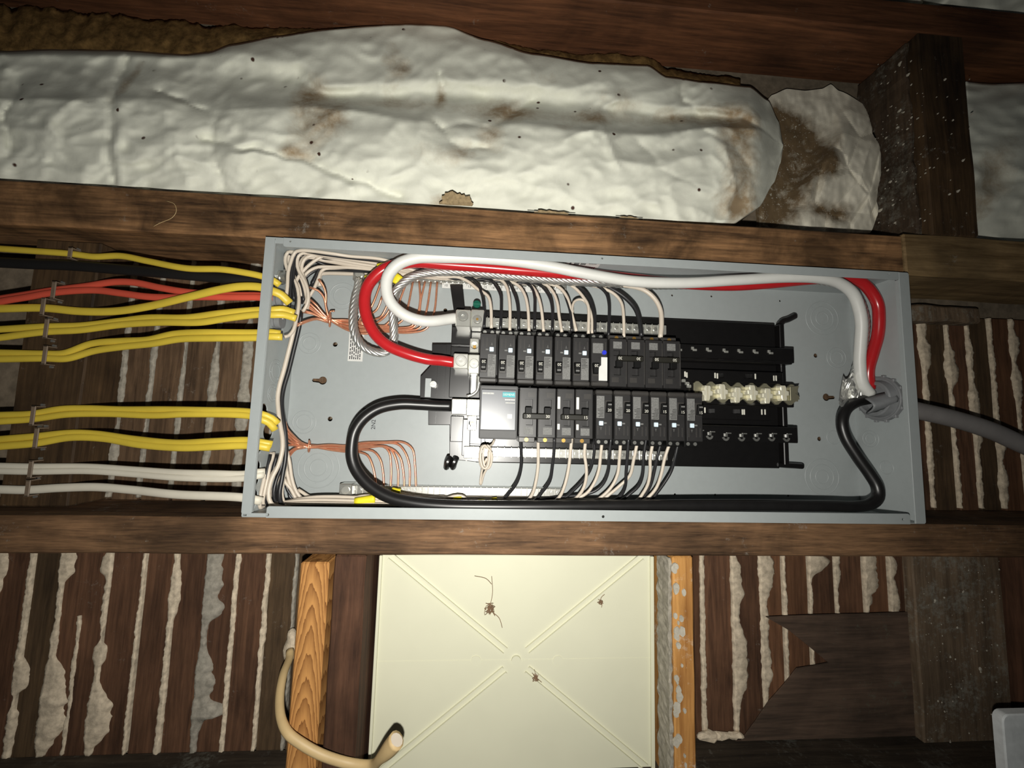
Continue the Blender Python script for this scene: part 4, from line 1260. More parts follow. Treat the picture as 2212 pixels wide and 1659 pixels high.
# ------------------------------------------------------------------ breakers
P1 = 0.02622                                             # width of one pole
FY = 0.0180
def breaker_single(loc, label, amps, look=0):
    """upper-row orientation: wire end up, toggle left, number upside down"""
    t = thing('single_breaker', label, 'breaker', loc, 'narrow breakers on the bus')
    X, Z = loc[0], loc[2] + 0.0345
    x0, x1, z0, z1 = X - P1 / 2 + 0.0004, X + P1 / 2 - 0.0026, Z - 0.0345, Z + 0.0345
    case = M['breaker']
    mk('case', MB().box(x0, x1, FY + 0.0012, 0.0690, z0 + 0.006, z1, 0.0008), case, t)
    mk('foot', MB().box(x0, x1 + 0.0012, FY - 0.0010, 0.0600, z0, z0 + 0.0068, 0.0016), M['breaker2'], t)
    mk('terminal_end', MB().prism([(x0 + 0.001, z1 - 0.001), (x1 - 0.001, z1 - 0.001), (x1 - 0.002, z1 + 0.0085), (x0 + 0.002, z1 + 0.0085)], 0.0300, 0.0690, 0.0006), M['toggle'], t)
    for k in range(2):
        xs = x0 + 0.006 + k * 0.0105
        autosmooth(mk('terminal_screw', MB().cyl((xs, 0.0292, z1 + 0.0040), (xs, 0.0304, z1 + 0.0040), 0.0026, 12), M['zinc'], t))
    # toggle well, toggle and rating
    mk('toggle_well', MB().box(x0 + 0.0012, x0 + 0.0105, FY + 0.0004, FY + 0.0016, z0 + 0.0140, z0 + 0.0330, 0.0004), M['breaker2'], t)
    tg_ = mk('toggle', MB().prism([(x0 + 0.0022, z0 + 0.0170), (x0 + 0.0090, z0 + 0.0170), (x0 + 0.0102, z0 + 0.0320), (x0 + 0.0012, z0 + 0.0320)], FY - 0.0050, FY + 0.0014, 0.0010), M['toggle'], t)
    mk('toggle_slot', MB().box(x0 + 0.0030, x0 + 0.0082, FY - 0.0052, FY - 0.0046, z0 + 0.0195, z0 + 0.0215), M['label_grey'] if look == 0 else M['toggle'], tg_)
    text_mesh(amps, 0.0056, M['print'], t, (x0 + 0.0060, FY - 0.0051, z0 + 0.0285), 'rating', flip=True)
    # printed label
    if look == 0:
        mk('label', MB().box(x0 + 0.0116, x1 - 0.0006, FY + 0.0009, FY + 0.0015, z0 + 0.0085, z0 + 0.0395), M['label_grey'], t)
        lt = MB()
        for k in range(7):
            zz_ = z0 + 0.0245 + k * 0.0021
            lt.box(x0 + 0.0124, x0 + 0.0124 + R.uniform(0.005, 0.0095), FY + 0.00075, FY + 0.001, zz_, zz_ + 0.0007)
        mk('printed_text', lt, M['breaker'], t)
        mk('test_button', MB().box(x0 + 0.0133, x0 + 0.0192, FY - 0.0012, FY + 0.0014, z0 + 0.0435, z0 + 0.0497, 0.0006), M['button'], t)
        mk('mark', MB().box(x0 + 0.0080, x0 + 0.0122, FY + 0.0006, FY + 0.0014, z0 + 0.0452, z0 + 0.0474, 0.0003), M['label_grey'], t)
        text_mesh('T', 0.0050, M['label_grey'], t, (x0 + 0.0163, FY + 0.0010, z0 + 0.0545), 'printed_text', flip=True)
    else:
        mk('label', MB().prism([(x0 + 0.0108, z0 + 0.0080), (x1 - 0.0002, z0 + 0.0080), (x1 - 0.0002, z0 + 0.0415), (x0 + 0.0142, z0 + 0.0415), (x0 + 0.0142, z0 + 0.0300), (x0 + 0.0108, z0 + 0.0270)], FY + 0.0006, FY + 0.0015), M['label_white'], t)
        mk('sticker', MB().box(x0 + 0.0020, x0 + 0.0172, FY + 0.0006, FY + 0.0015, z0 + 0.0470, z0 + 0.0615, 0.0003), M['label_grey'], t)
        autosmooth(mk('test_button', MB().cyl((x0 + 0.0182, FY - 0.0014, z0 + 0.0480), (x0 + 0.0182, FY + 0.0014, z0 + 0.0480), 0.0032, 14), M['blue'], t))
    for k in range(3):
        xs = x0 + (0.004, 0.0095, 0.0205)[k]
        mk('groove', MB().box(xs - 0.0006, xs + 0.0006, FY + 0.0008, FY + 0.0014, z0 + 0.0500, z0 + 0.0630), M['breaker2'], t)
    return t

def breaker_double(loc, label, amps, look=0):
    t = thing('double_breaker', label, 'breaker', loc, 'double breakers on the bus')
    X, Z = loc[0], loc[2] + 0.0345
    z0, z1 = Z - 0.0345, Z + 0.0345
    for k in (-1, 1):
        x0, x1 = X + (k - 1) * P1 / 2 + 0.0004, X + (k + 1) * P1 / 2 - 0.0008
        cs_ = mk('case', MB().box(x0, x1, FY, 0.0690, z0, z1, 0.0010), M['breaker'], t)
        mk('edge_ridge', MB().box(x1 - 0.0016, x1 - 0.0002, FY - 0.0012, FY + 0.002, z0 + 0.004, z1 - 0.004, 0.0004), M['breaker2'], t)
        mk('terminal_end', MB().box(x0 + 0.0012, x1 - 0.0012, 0.0280, 0.0690, z1 - 0.001, z1 + 0.0070, 0.0008), M['breaker2'], t)
        autosmooth(mk('terminal_screw', MB().cyl((x0 + 0.013, 0.0272, z1 + 0.0032), (x0 + 0.013, 0.0284, z1 + 0.0032), 0.0028, 12), M['brass'], t))
        carve(cs_, MB().box(x0 + 0.0060, x0 + 0.0165, FY - 0.004, FY + 0.0060, z0 + 0.0165, z0 + 0.0290).box(x0 + 0.0055, x0 + 0.0150, FY - 0.004, FY + 0.0060, z0 + 0.0440, z0 + 0.0520))
        mk('toggle', MB().box(x0 + 0.0080, x0 + 0.0170, FY - 0.0060, FY + 0.005, z0 + 0.0270, z0 + 0.0372, 0.0008), M['toggle'], t)
        mk('label', MB().box(x0 + 0.0050, x0 + 0.0175, FY - 0.0004, FY + 0.0004, z0 + 0.0545, z0 + 0.0645), M['label_grey'], t)
        mk('label', MB().box(x0 + 0.0030, x0 + 0.0130, FY - 0.0003, FY + 0.0004, z0 + 0.0065, z0 + 0.0135), M['breaker2'], t)
        text_mesh(amps, 0.0058, M['print'], t, (x0 + 0.0125, FY - 0.0083, z0 + 0.0398), 'rating', flip=True)
    mk('handle_tie', MB().box(X - P1 * 0.62, X + P1 * 0.78, FY - 0.0080, FY + 0.0005, z0 + 0.0360, z0 + 0.0436, 0.0010), M['tie'], t)
    if look:
        for xs, zs in ((X - P1 + 0.0225, z0 + 0.020), (X + P1 - 0.0035, z0 + 0.020)):
            mk('sticker', MB().box(xs - 0.0020, xs + 0.0020, FY - 0.0016, FY - 0.0008, zs - 0.0085, zs + 0.0085, 0.0004), M['label_white'], t)
            mk('sticker', MB().box(xs - 0.0018, xs + 0.0018, FY - 0.0016, FY - 0.0008, zs + 0.0290, zs + 0.0370, 0.0004), M['label_white'], t)
    return t

ORD = ['first', 'second', 'third', 'fourth', 'fifth', 'sixth', 'seventh', 'eighth', 'ninth', 'tenth', 'eleventh', 'twelfth']
TZ, TX = 0.1795, 0.2868                                   # upper row: lower edge, left edge
proto = breaker_single((TX + P1 / 2, 0.05, TZ), 'narrow charcoal breaker with pale button, first of the upper row from the lugs', '20')
for i in range(1, 6):
    dup(proto, (TX + P1 * (i + 0.5), 0.05, TZ - 0.0004 * (i > 0)), 'narrow charcoal breaker with pale button, %s of the upper row from the lugs' % ORD[i])
breaker_single((TX + P1 * 6.5, 0.05, TZ), 'narrow breaker with white label and blue button in the upper row', '20', 1)
breaker_double((TX + P1 * 8, 0.05, TZ), 'double breaker rated 30 next to the blue-button breaker', '30')
breaker_double((TX + P1 * 10, 0.05, TZ), 'double breaker rated 50 at the end of the upper row', '50')
# lower row: turned end for end
LX, LZ = 0.2905, 0.1055
for i in range(6):
    am = '20' if i < 3 else '15'
    lab = 'narrow charcoal breaker rated %s, %s in the lower row from the double breakers' % (am, ORD[i])
    cx = LX + P1 * (6.5 + i) + 0.0016
    # dup() places the thing at its lower edge; turned over it hangs from that edge, so lift it by its height
    if am == '20':
        dup(proto, (cx, 0.05, LZ + 0.069), lab, math.pi)
    else:
        if i == 3:
            low15 = breaker_single((cx, 0.05, LZ + 0.069), lab, '15')
            low15.rotation_euler = (0, math.pi, 0)
        else:
            dup(low15, (cx, 0.05, LZ + 0.069), lab, math.pi)
for i, am in enumerate(('30', '15')):
    t = breaker_double((LX + P1 * (3 + 2 * i), 0.05, LZ + 0.069), 'double breaker rated %s in the lower row %s' % (am, ('next to the silver faceplate', 'with white stickers')[i]), am, i)
    t.rotation_euler = (0, math.pi, 0)
# surge protector with a glossy faceplate
sx0, sx1, sz0, sz1 = LX - 0.0012, LX + 2 * P1 - 0.0012, LZ - 0.0030, LZ + 0.0700
sp_ = thing('surge_protector', 'grey surge protector with glossy silver faceplate and teal logo', 'surge protector', ((sx0 + sx1) / 2, 0.05, sz0))
sc_ = mk('case', MB().box(sx0, sx1, 0.0135, 0.0690, sz0, sz1, 0.0022, 2), M['surge_case'], sp_)
carve(sc_, MB().box(sx0 + 0.0014, sx1 - 0.0022, 0.0100, 0.0165, sz0 + 0.0117, sz1 - 0.0052))    # pocket the faceplate sits in
fp_ = mk('faceplate', MB().box(sx0 + 0.0023, sx1 - 0.0031, 0.0122, 0.0168, sz0 + 0.0126, sz1 - 0.0061, 0.0005), M['screen'], sp_)
lgx, lgz = sx1 - 0.0130, sz1 - 0.0125
lg = mk('logo', MB().box(lgx - 0.0085, lgx + 0.0085, 0.0117, 0.0123, lgz - 0.0034, lgz + 0.0034), M['teal'], fp_)
text_mesh('SIEMENS', 0.0042, M['print'], sp_, (lgx, 0.01155, lgz), 'lettering')
for (x0_, x1_, zc_, h_) in ((sx0 + 0.0040, sx0 + 0.0190, lgz + 0.0012, 0.0010), (lgx - 0.0050, lgx + 0.0085, lgz - 0.0068, 0.0009), (lgx - 0.0040, lgx + 0.0085, lgz - 0.0110, 0.0006)):
    ln_ = MB(); xx_ = x0_
    while xx_ < x1_ - 0.0006:                              # small print, too fine to read
        w_ = R.uniform(0.0006, 0.0014); ln_.box(xx_, min(xx_ + w_, x1_), 0.0119, 0.0124, zc_ - h_, zc_ + h_); xx_ += w_ + 0.0005
    mk('small_print', ln_, M['print'], fp_)
mk('indicator', MB().box(sx1 - 0.0145, sx1 - 0.0078, 0.0118, 0.0124, sz0 + 0.0280, sz0 + 0.0345, 0.0006), M['label_white'], fp_)
# ------------------------------------------------------------------ service cable, its connector and the big conductors
RW = atX(1905, 862, PW)
kc = Vector((PW - TH, 0.0480, 0.1770))
con = thing('cable_connector', 'grey round cable connector with locknut in the right wall of the box', 'connector', kc)
ax = Vector((-1, 0, 0))
autosmooth(mk('locknut', MB().tube([kc + ax * 0.0002, kc + ax * 0.0055], 0.0345, n=32), M['grey_plastic'], con))
autosmooth(mk('locknut_rim', MB().ring(kc + ax * 0.0057, ax, 0.0322, 0.0012, 32), M['grey_plastic'], con), 60)
b = MB()
for k in range(14):
    a = 2 * math.pi * k / 14
    c = kc + Vector((-0.003, math.cos(a) * 0.0345, math.sin(a) * 0.0345))
    b.box(c.x - 0.0026, c.x + 0.0026, c.y - 0.0024, c.y + 0.0024, c.z - 0.0024, c.z + 0.0024, 0.0006)
mk('lug_teeth', b, M['grey_plastic'], con)
rows = []
b = MB()                                                     # open throat
n = 28
prof = [(0.0055, 0.0290), (0.0150, 0.0270), (0.0165, 0.0250), (0.0160, 0.0215), (0.0040, 0.0205)]
for (d, r_) in prof:
    rows.append([b.bm.verts.new(kc + Vector((-d, math.cos(2 * math.pi * k / n) * r_, math.sin(2 * math.pi * k / n) * r_))) for k in range(n)])
for i in range(len(prof) - 1):
    for k in range(n):
        b.bm.faces.new((rows[i][k], rows[i][(k + 1) % n], rows[i + 1][(k + 1) % n], rows[i + 1][k]))
b.bm.faces.new(rows[-1])
bmesh.ops.recalc_face_normals(b.bm, faces=b.bm.faces[:])
autosmooth(mk('throat', b, M['grey_plastic'], con))
# torn end of the sheath poking out of the throat
tongue = MB().grid(10, 6, lambda u, v: kc + Vector((-0.006 - 0.034 * u, -0.017 + 0.012 * math.sin(v * math.pi) * -1 + 0.006 * u, -0.012 + 0.022 * v - 0.012 * u)), back=None)
for v in list(tongue.bm.verts):
    pass
bmesh.ops.solidify(tongue.bm, geom=tongue.bm.faces[:], thickness=0.0016)
mk('torn_sheath', tongue, M['grey_plastic'], con, smooth=True)
scp = [kc + Vector((0.0025, 0, -0.004)), kc + Vector((0.03, 0.0, -0.011)), at(2060, 905, 0.048), at(2140, 930, 0.046), at(2212, 962, 0.044), at(2300, 1000, 0.040), at(2400, 1040, 0.036), Vector((1.45, 0.034, 0.03)), Vector((1.62, 0.034, 0.012))]
tag(mk('service_cable', MB().tube(spline(scp), 0.0135, 0.0125, 18), M['grey_sheath'], None, True), 'thick grey service cable leaving through the right wall of the box', 'cable')

RB = 0.0079
wp = [(986, 687, .046), (965, 690, .040), (945, 693, .033), (912, 693, .026), (873, 680, .020), (845, 655, .016), (835, 628, .013), (838, 597, .011), (860, 571, .010), (900, 557, .010), (960, 556, .012),
      (1040, 558, .013), (1120, 565, .014), (1200, 578, .014), (1250, 588, .014), (1363, 607, .015), (1476, 611, .015), (1589, 605, .014), (1702, 599, .014), (1770, 601, .015), (1812, 611, .018), (1842, 634, .022),
      (1856, 668, .026), (1861, 700, .030), (1859, 741, .036), (1857, 784, .042), (1863, 828, .046), (1880, 852, .047)]
def conductor(pts, nm, label, mat, r=RB, strip=True):
    P = path(pts, 0)
    t = thing(nm, label, 'conductor', P[len(P) // 2], 'thick service conductors')
    mk('insulation', MB().tube(spline(P), r, n=16), M[mat], t, True)
    if strip:
        d = (P[0] - P[1]).normalized()
        mk('bare_end', MB().tube([P[0] - d * 0.001, P[0] + d * 0.004], r * 0.82, n=12), M['alu'], t, True)
    return t
conductor(wp, 'service_conductor', 'thick white conductor arching over the top of the box', 'white_pvc')
rp = [(982, 783, .046), (955, 779, .043), (924, 776, .038), (879, 764, .033), (834, 744, .030), (807, 717, .029), (791, 681, .029), (787.5, 647, .029), (795, 617, .029), (818, 590, .029), (845, 575, .029), (890, 567, .030), (960, 571, .032),
      (1045, 577, .034), (1117, 583, .034), (1208, 590, .034), (1300, 595, .034), (1363, 602, .034), (1454, 611, .034), (1530, 616, .034), (1589, 617, .034), (1657, 613, .034), (1750, 604, .033), (1810, 600, .032), (1845, 602, .032), (1872, 619, .033), (1895, 654, .034),
      (1899, 690, .036), (1896, 726, .040), (1886, 762, .044), (1876, 800, .048), (1878, 840, .052)]
conductor(rp, 'service_conductor', 'thick red conductor curving behind the white one', 'red_pvc')
kp = [(976, 877, .046), (940, 876, .044), (907, 874, .041), (862, 873, .036), (816, 883, .032), (783, 906, .029), (766, 932, .028), (760, 960, .027), (760, 987, .026), (769, 1014, .025), (796, 1047, .022), (839, 1073, .019), (894, 1086, .017), (958, 1092, .016),
      (1060, 1094, .016), (1180, 1094, .016), (1300, 1093, .016), (1420, 1092, .016), (1540, 1091, .016), (1650, 1091, .016), (1730, 1092, .017), (1795, 1093, .018), (1850, 1094, .020), (1880, 1089, .022), (1896, 1074, .024), (1895, 1052, .026), (1880, 1026, .030),
      (1853, 988, .036), (1826, 943, .042), (1819, 910, .044), (1828, 884, .046), (1852, 868, .049), (1878, 862, .051)]
kt = conductor(kp, 'service_conductor', 'thick black conductor sweeping along the bottom of the box', 'black_pvc')
def stranded(pts, nm, label, r, rs, nst, mat, pitch=0.07):
    P = spline(path(pts, 0), 0.003)
    b = MB()
    # frames along the path
    fr = []; prev = None; L = 0.0
    for i, p in enumerate(P):
        t = (P[min(len(P) - 1, i + 1)] - P[max(0, i - 1)]).normalized()
        ref = prev if prev is not None else (Vector((0, 1, 0)) if abs(t.y) < 0.9 else Vector((1, 0, 0)))
        u = (ref - t * ref.dot(t)).normalized(); prev = u
        if i:
            L += (p - P[i - 1]).length
        fr.append((p, u, t.cross(u), L))
    for k in range(nst):
        q = []
        for p, u, v, l in fr:
            a = 2 * math.pi * (k / nst + l / pitch)
            q.append(p + (u * math.cos(a) + v * math.sin(a)) * r)
        b.tube(q, rs, n=6)
    b.tube([f[0] for f in fr], r * 0.9, n=8)
    return tag(mk(nm, b, M[mat], None, True), label, 'conductor')
gp = [(776, 603, .066), (773, 625, .063), (768, 645, .060), (763, 681, .056), (766, 717, .054), (780, 744, .054), (805, 759, .056), (831, 761, .058), (848, 744, .058), (851, 715, .055), (849, 685, .052), (851, 650, .050), (857, 627, .048), (875, 608, .046), (902, 594, .046), (947, 587, .046),
      (1010, 588, .047), (1081, 595, .048), (1153, 602, .048), (1226, 608, .048), (1300, 611, .048), (1400, 616, .048), (1500, 616, .048), (1620, 612, .048), (1740, 606, .048), (1815, 616, .047), (1850, 640, .047), (1869, 690, .049), (1866, 740, .052), (1852, 790, .054), (1846, 830, .055), (1858, 858, .056)]
stranded(gp, 'stranded_conductor', 'bare stranded aluminium conductor looping from the top ground bar', 0.0040, 0.0026, 7, 'alu', 0.055)
# crumpled foil tape at the connector
ft = MB().grid(8, 8, lambda u, v: at(1812 + 38 * u + 10 * v, 872 - 60 * v + 8 * math.sin(u * 9), 0.040 + 0.010 * u - 0.006 * math.sin(u * 6 + v * 5)))
bmesh.ops.solidify(ft.bm, geom=ft.bm.faces[:], thickness=0.0005)
tag(mk('foil_tape', ft, M['alu'], None), 'crumpled silver foil flap at the mouth of the grey connector', 'foil')

# ------------------------------------------------------------------ house cables on the left, with their staples
def cable(name, label, pts, mat, ra=0.0052, rb=0.0040, group=None):
    return tag(mk(name, MB().tube(spline(pts), ra, rb, 12), M[mat], None, True), label, 'cable', 'house cables stapled on the left')
# depth: lying on the blocking board at the left, then easing forward to the hole in the box wall
def cpath(frame, pts, inside, d0=0.0500, d1=0.0180):
    P = []
    q = px(frame, pts)
    for x, y in q:
        t = sm01((x - 190) / 330.0)
        P.append(at(x, y, d0 + (d1 - d0) * t))
    if q[0][0] <= 1:                                        # run on beyond the frame
        P.insert(0, P[0] + (P[0] - P[1]).normalized() * 0.14)
    for (x, y, Y) in inside:
        P.append(at(x, y, max(0.014, Y - 0.022)))
    return P
YC = [
 ('yellow cable highest of the bundle, under the upper stud', 'L', [(0, 198), (250, 215), (520, 235), (700, 257), (900, 252), (1100, 290), (1400, 345), (1650, 352), (1800, 372), (1960, 405)], [(592, 607, .042), (604, 616, .046)], 0.0045),
 ('yellow cable crossing in front of the coral cables', 'L', [(0, 645), (320, 640), (600, 665), (850, 665), (1100, 630), (1400, 560), (1650, 502), (1800, 480), (1950, 486)], [(592, 630, .040), (606, 636, .044), (626, 655, .052)], 0.0056),
 ('upper of the paired yellow cables below the coral ones', 'L', [(0, 800), (330, 780), (600, 772), (900, 738), (1100, 714), (1400, 712), (1650, 680), (1930, 656)], [(590, 669, .040), (612, 668, .044), (636, 676, .048)], 0.0048),
 ('lower of the paired yellow cables below the coral ones', 'L', [(0, 862), (330, 820), (600, 805), (900, 766), (1200, 748), (1500, 747), (1700, 717), (1930, 690)], [(590, 680, .038), (612, 680, .042), (640, 688, .046)], 0.0048),
 ('upper yellow cable of the humped pair over the laths', 'L', [(0, 975), (330, 982), (480, 978), (680, 908), (900, 888), (1100, 878), (1300, 835), (1500, 824), (1920, 825)], [(585, 718, .040), (606, 721, .044)], 0.0048),
 ('lower yellow cable of the humped pair over the laths', 'L', [(0, 1022), (330, 1016), (500, 1018), (700, 962), (900, 932), (1150, 905), (1350, 872), (1600, 866), (1920, 862)], [(583, 727, .037), (610, 728, .041)], 0.0048),
 ('upper yellow cable of the pair in the middle of the laths', 'L', [(0, 1440), (240, 1430), (450, 1395), (650, 1390), (900, 1398), (1200, 1398), (1500, 1403), (1860, 1415)], [(566, 895, .038), (586, 903, .043), (600, 915, .048)], 0.0046),
 ('lower yellow cable of the pair in the middle of the laths', 'L', [(0, 1487), (240, 1470), (500, 1435), (800, 1430), (1150, 1442), (1400, 1432), (1860, 1445)], [(564, 906, .036), (582, 914, .041), (594, 929, .046)], 0.0046),
 ('upper yellow cable of the pair nearest the white cables', 'LL', [(0, 155), (240, 135), (480, 112), (650, 118), (900, 152), (1200, 180), (1450, 170), (1690, 162)], [(558, 955, .038), (588, 960, .044)], 0.0048),
 ('lower yellow cable of the pair nearest the white cables', 'LL', [(0, 203), (240, 182), (480, 142), (700, 148), (950, 190), (1250, 212), (1500, 202), (1690, 196)], [(556, 963, .036), (584, 968, .042)], 0.0050)]
for i, (lab, fr, pts, ins, ra) in enumerate(YC):
    d = 0.0500 if i % 2 == 0 else 0.0480
    cable('yellow_cable', lab, cpath(fr, pts, ins, d, 0.0190 - 0.002 * (i % 2)), 'yellow_pvc', ra, 0.0036)
cable('black_cable', 'dark black cable below the highest yellow one', cpath('L', [(0, 300), (240, 312), (520, 322), (900, 352), (1300, 385), (1700, 420), (1960, 442)], [(594, 616, .050)], 0.0500, 0.0300), 'black_sheath', 0.0075, 0.0042)
cable('coral_cable', 'upper coral-red cable of the crossing pair', cpath('L', [(0, 572), (200, 540), (400, 508), (640, 478), (850, 447), (1000, 450), (1200, 490), (1400, 522), (1700, 545), (1950, 548)], [(590, 642, .050)], 0.0500, 0.0300), 'coral_pvc', 0.0048, 0.0036)
cable('coral_cable', 'lower coral-red cable of the crossing pair', cpath('L', [(0, 592), (200, 560), (400, 526), (700, 508), (900, 530), (1100, 556), (1300, 562), (1500, 558), (1700, 560), (1950, 562)], [(590, 646, .048)], 0.0470, 0.0280), 'coral_pvc', 0.0048, 0.0036)
cable('white_cable', 'upper white cable of the stacked pair under the yellow ones', cpath('LL', [(0, 338), (210, 342), (600, 343), (900, 362), (1200, 382), (1450, 388), (1660, 392)], [(556, 1020, .040), (572, 1019, .044)], 0.0500, 0.0200), 'white_sheath', 0.0046, 0.0036)
cable('white_cable', 'lower white cable of the stacked pair under the yellow ones', cpath('LL', [(0, 370), (210, 374), (600, 370), (900, 390), (1250, 417), (1660, 420)], [(554, 1028, .038), (570, 1025, .042)], 0.0480, 0.0180), 'white_sheath', 0.0046, 0.0036)
cable('white_cable', 'single white cable lowest of all, above the lower stud', cpath('LL', [(0, 497), (180, 500), (400, 487), (650, 481), (900, 500), (1200, 531), (1640, 551)], [(548, 1079, .042), (565, 1083, .046)], 0.0500, 0.0200), 'white_sheath', 0.0056, 0.0038)

SZ = 0.0425
STP = [(150, 546, 11, 'highest yellow cable'), (114, 626, 17, 'coral cables'), (91, 662, 17, 'yellow cable under the coral ones'), (98, 709, 19, 'straight yellow pair'), (95, 767, 18, 'humped yellow pair'),
       (69, 898, 18, 'middle yellow pair'), (76, 946, 19, 'yellow pair above the white cables'), (64, 1014, 16, 'stacked white pair'), (57, 1055, 15, 'lowest white cable')]
for x, y, h, what in STP:
    x = max(x, 58)
    c = at(x, y, SZ); k = h * 0.00072
    t = thing('cable_staple', 'grey cable staple holding the %s to the blocking' % what, 'staple', (c.x, 0.0555, c.z), 'cable staples on the blocking')
    s = MB().box(c.x - 0.0028, c.x + 0.0028, SZ, SZ + 0.0018, c.z - k, c.z + k, 0.0006)
    s.box(c.x - 0.0028, c.x + 0.0028, SZ, 0.0552, c.z + k - 0.0016, c.z + k, 0.0003).box(c.x - 0.0028, c.x + 0.0028, SZ, 0.0552, c.z - k, c.z - k + 0.0016, 0.0003)
    mk('strap', s, M['staple'], t)
    for sg in (1, -1):
        mk('nail', MB().cyl((c.x, SZ + 0.0095, c.z + sg * (k + 0.0018)), (c.x, 0.0552, c.z + sg * (k + 0.0018)), 0.0017, 8), M['zinc'], t)

# ------------------------------------------------------------------ thin wires inside the box
RT = 0.0024
def wire(color, label, pts, r=RT, group=None):
    mat = {'w': 'cream_pvc', 'k': 'black_thin', 'c': 'copper'}[color]
    nm = {'w': 'white_wire', 'k': 'black_wire', 'c': 'copper_wire'}[color]
    pts = [Vector(p) for p in pts]
    for p in pts:                                            # keep inside the box
        p.z = max(TH + r + 0.0003, min(PH - TH - r - 0.0003, p.z)); p.y = min(p.y, BYF - r - 0.0002); p.x = max(p.x, TH + r)
    return tag(mk(nm, MB().tube(spline(pts, 0.005), r, n=8), M[mat], None, True), label, 'wire', group or {'w': 'thin white wires in the box', 'k': 'thin black wires in the box', 'c': 'bare copper ground wires'}[color])

def P3(frame, pts, y0, y1=None):
    q = px(frame, pts)
    n = len(q)
    out = []
    for i, p in enumerate(q):
        Y = p[2] if len(p) > 2 else (y0 if y1 is None else y0 + (y1 - y0) * i / max(1, n - 1))
        out.append(at(p[0], p[1], Y))
    return out

# left bunch, upper half: from the cable ends up to the corner
LEFT_W = [
 ('N1', [(170, 1650), (220, 1450), (262, 1200), (285, 1000), (300, 720), (350, 520), (430, 330), (540, 225)], .036, .030),
 ('N1', [(590, 1500), (640, 1430), (695, 1300), (700, 1150), (660, 980), (590, 830), (510, 690), (475, 540), (500, 410), (600, 335)], .044, .036),
 ('N1', [(640, 1350), (690, 1200), (680, 1030), (630, 870), (580, 740), (570, 600), (620, 470), (740, 395)], .050, .040),
 ('N1', [(440, 1650), (490, 1450), (505, 1250), (490, 1050), (430, 900), (300, 700), (250, 560), (245, 430), (300, 320), (420, 250)], .042, .036),
 ('N1', [(560, 1200), (540, 1080), (510, 980), (440, 850), (340, 600), (310, 480), (330, 350), (430, 260)], .050, .044),
 ('N8', [(500, 1175, .030), (590, 1150, .034), (680, 1040, .036), (735, 850, .038), (780, 600, .038), (790, 400, .040), (770, 250, .042), (740, 60, .044)], 0, None),
 ('N1', [(700, 1230), (800, 1080), (880, 900), (920, 800), (960, 700), (1040, 650)], .058, .060),
 ('N1', [(600, 900), (620, 800), (690, 720), (780, 660), (900, 615)], .054, .056),
 ('N1', [(660, 1450), (690, 1290), (660, 1130), (600, 950), (540, 760), (540, 600), (600, 470), (700, 410)], .054, .046)]
LEFT_K = [
 ('N1', [(280, 1620), (320, 1400), (345, 1100), (350, 900), (380, 650), (420, 450), (500, 280)], .040, .034),
 ('N1', [(390, 1650), (450, 1450), (470, 1250), (430, 1050), (400, 850), (430, 600), (470, 400), (560, 270)], .042, .036),
 ('N1', [(330, 1000), (260, 760), (215, 600), (195, 420), (225, 280), (330, 222)], .048, .044),
 ('N1', [(600, 1320), (600, 1150), (560, 960), (480, 780), (440, 560), (480, 380), (600, 300)], .052, .044),
 ('N1', [(560, 1350), (590, 1180), (560, 1020), (500, 850), (460, 640), (500, 450), (620, 350)], .056, .048),
 ('N1', [(420, 1300), (400, 1100), (360, 930), (390, 700), (440, 480), (540, 320)], .050, .042),
 ('N1', [(620, 1000), (640, 850), (720, 760), (850, 680), (950, 640)], .060, .060),
 ('N1', [(760, 980), (840, 830), (890, 720), (930, 640)], .060, .060),
 ('N1', [(640, 1300), (640, 1100), (600, 900), (560, 700), (600, 560), (700, 450)], .060, .052)]
# along the top of the box
RUN_W = [
 ('N1', [(1170, 252), (1500, 322), (2200, 470)], .034, .046), ('N1', [(900, 305), (1400, 385), (2200, 540)], .040, .052), ('N1', [(1000, 395), (1500, 515), (2100, 612)], .048, .058),
 ('N1', [(1000, 345), (1600, 470), (2200, 572)], .044, .054), ('N1', [(900, 420), (1500, 540), (2150, 640)], .054, .060), ('N1', [(1000, 330), (1600, 440), (2200, 556)], .046, .060),
 ('N1', [(1200, 640), (1600, 625), (2000, 650)], .062, .064), ('N1', [(1200, 615), (1600, 632), (2000, 668)], .060, .062), ('N1', [(1000, 430), (1500, 560), (2150, 655)], .056, .062)]
RUN_K = [
 ('N1', [(1000, 262), (1400, 362), (2200, 515)], .038, .050), ('N1', [(900, 270), (1400, 390), (2200, 530)], .044, .054), ('N1', [(900, 250), (1500, 300), (1900, 345), (2300, 370)], .052, .056),
 ('N1', [(1000, 470), (1500, 580), (2000, 662)], .058, .062), ('N1', [(1000, 560), (1600, 655), (2100, 700)], .064, .066), ('N1', [(1000, 290), (1500, 420), (2200, 560)], .058, .062),
 ('N1', [(1200, 665), (1600, 680), (2000, 700)], .068, .068), ('N1', [(1100, 650), (1600, 690), (2000, 712)], .066, .068), ('N1', [(1000, 540), (1500, 630), (2000, 690)], .068, .070)]
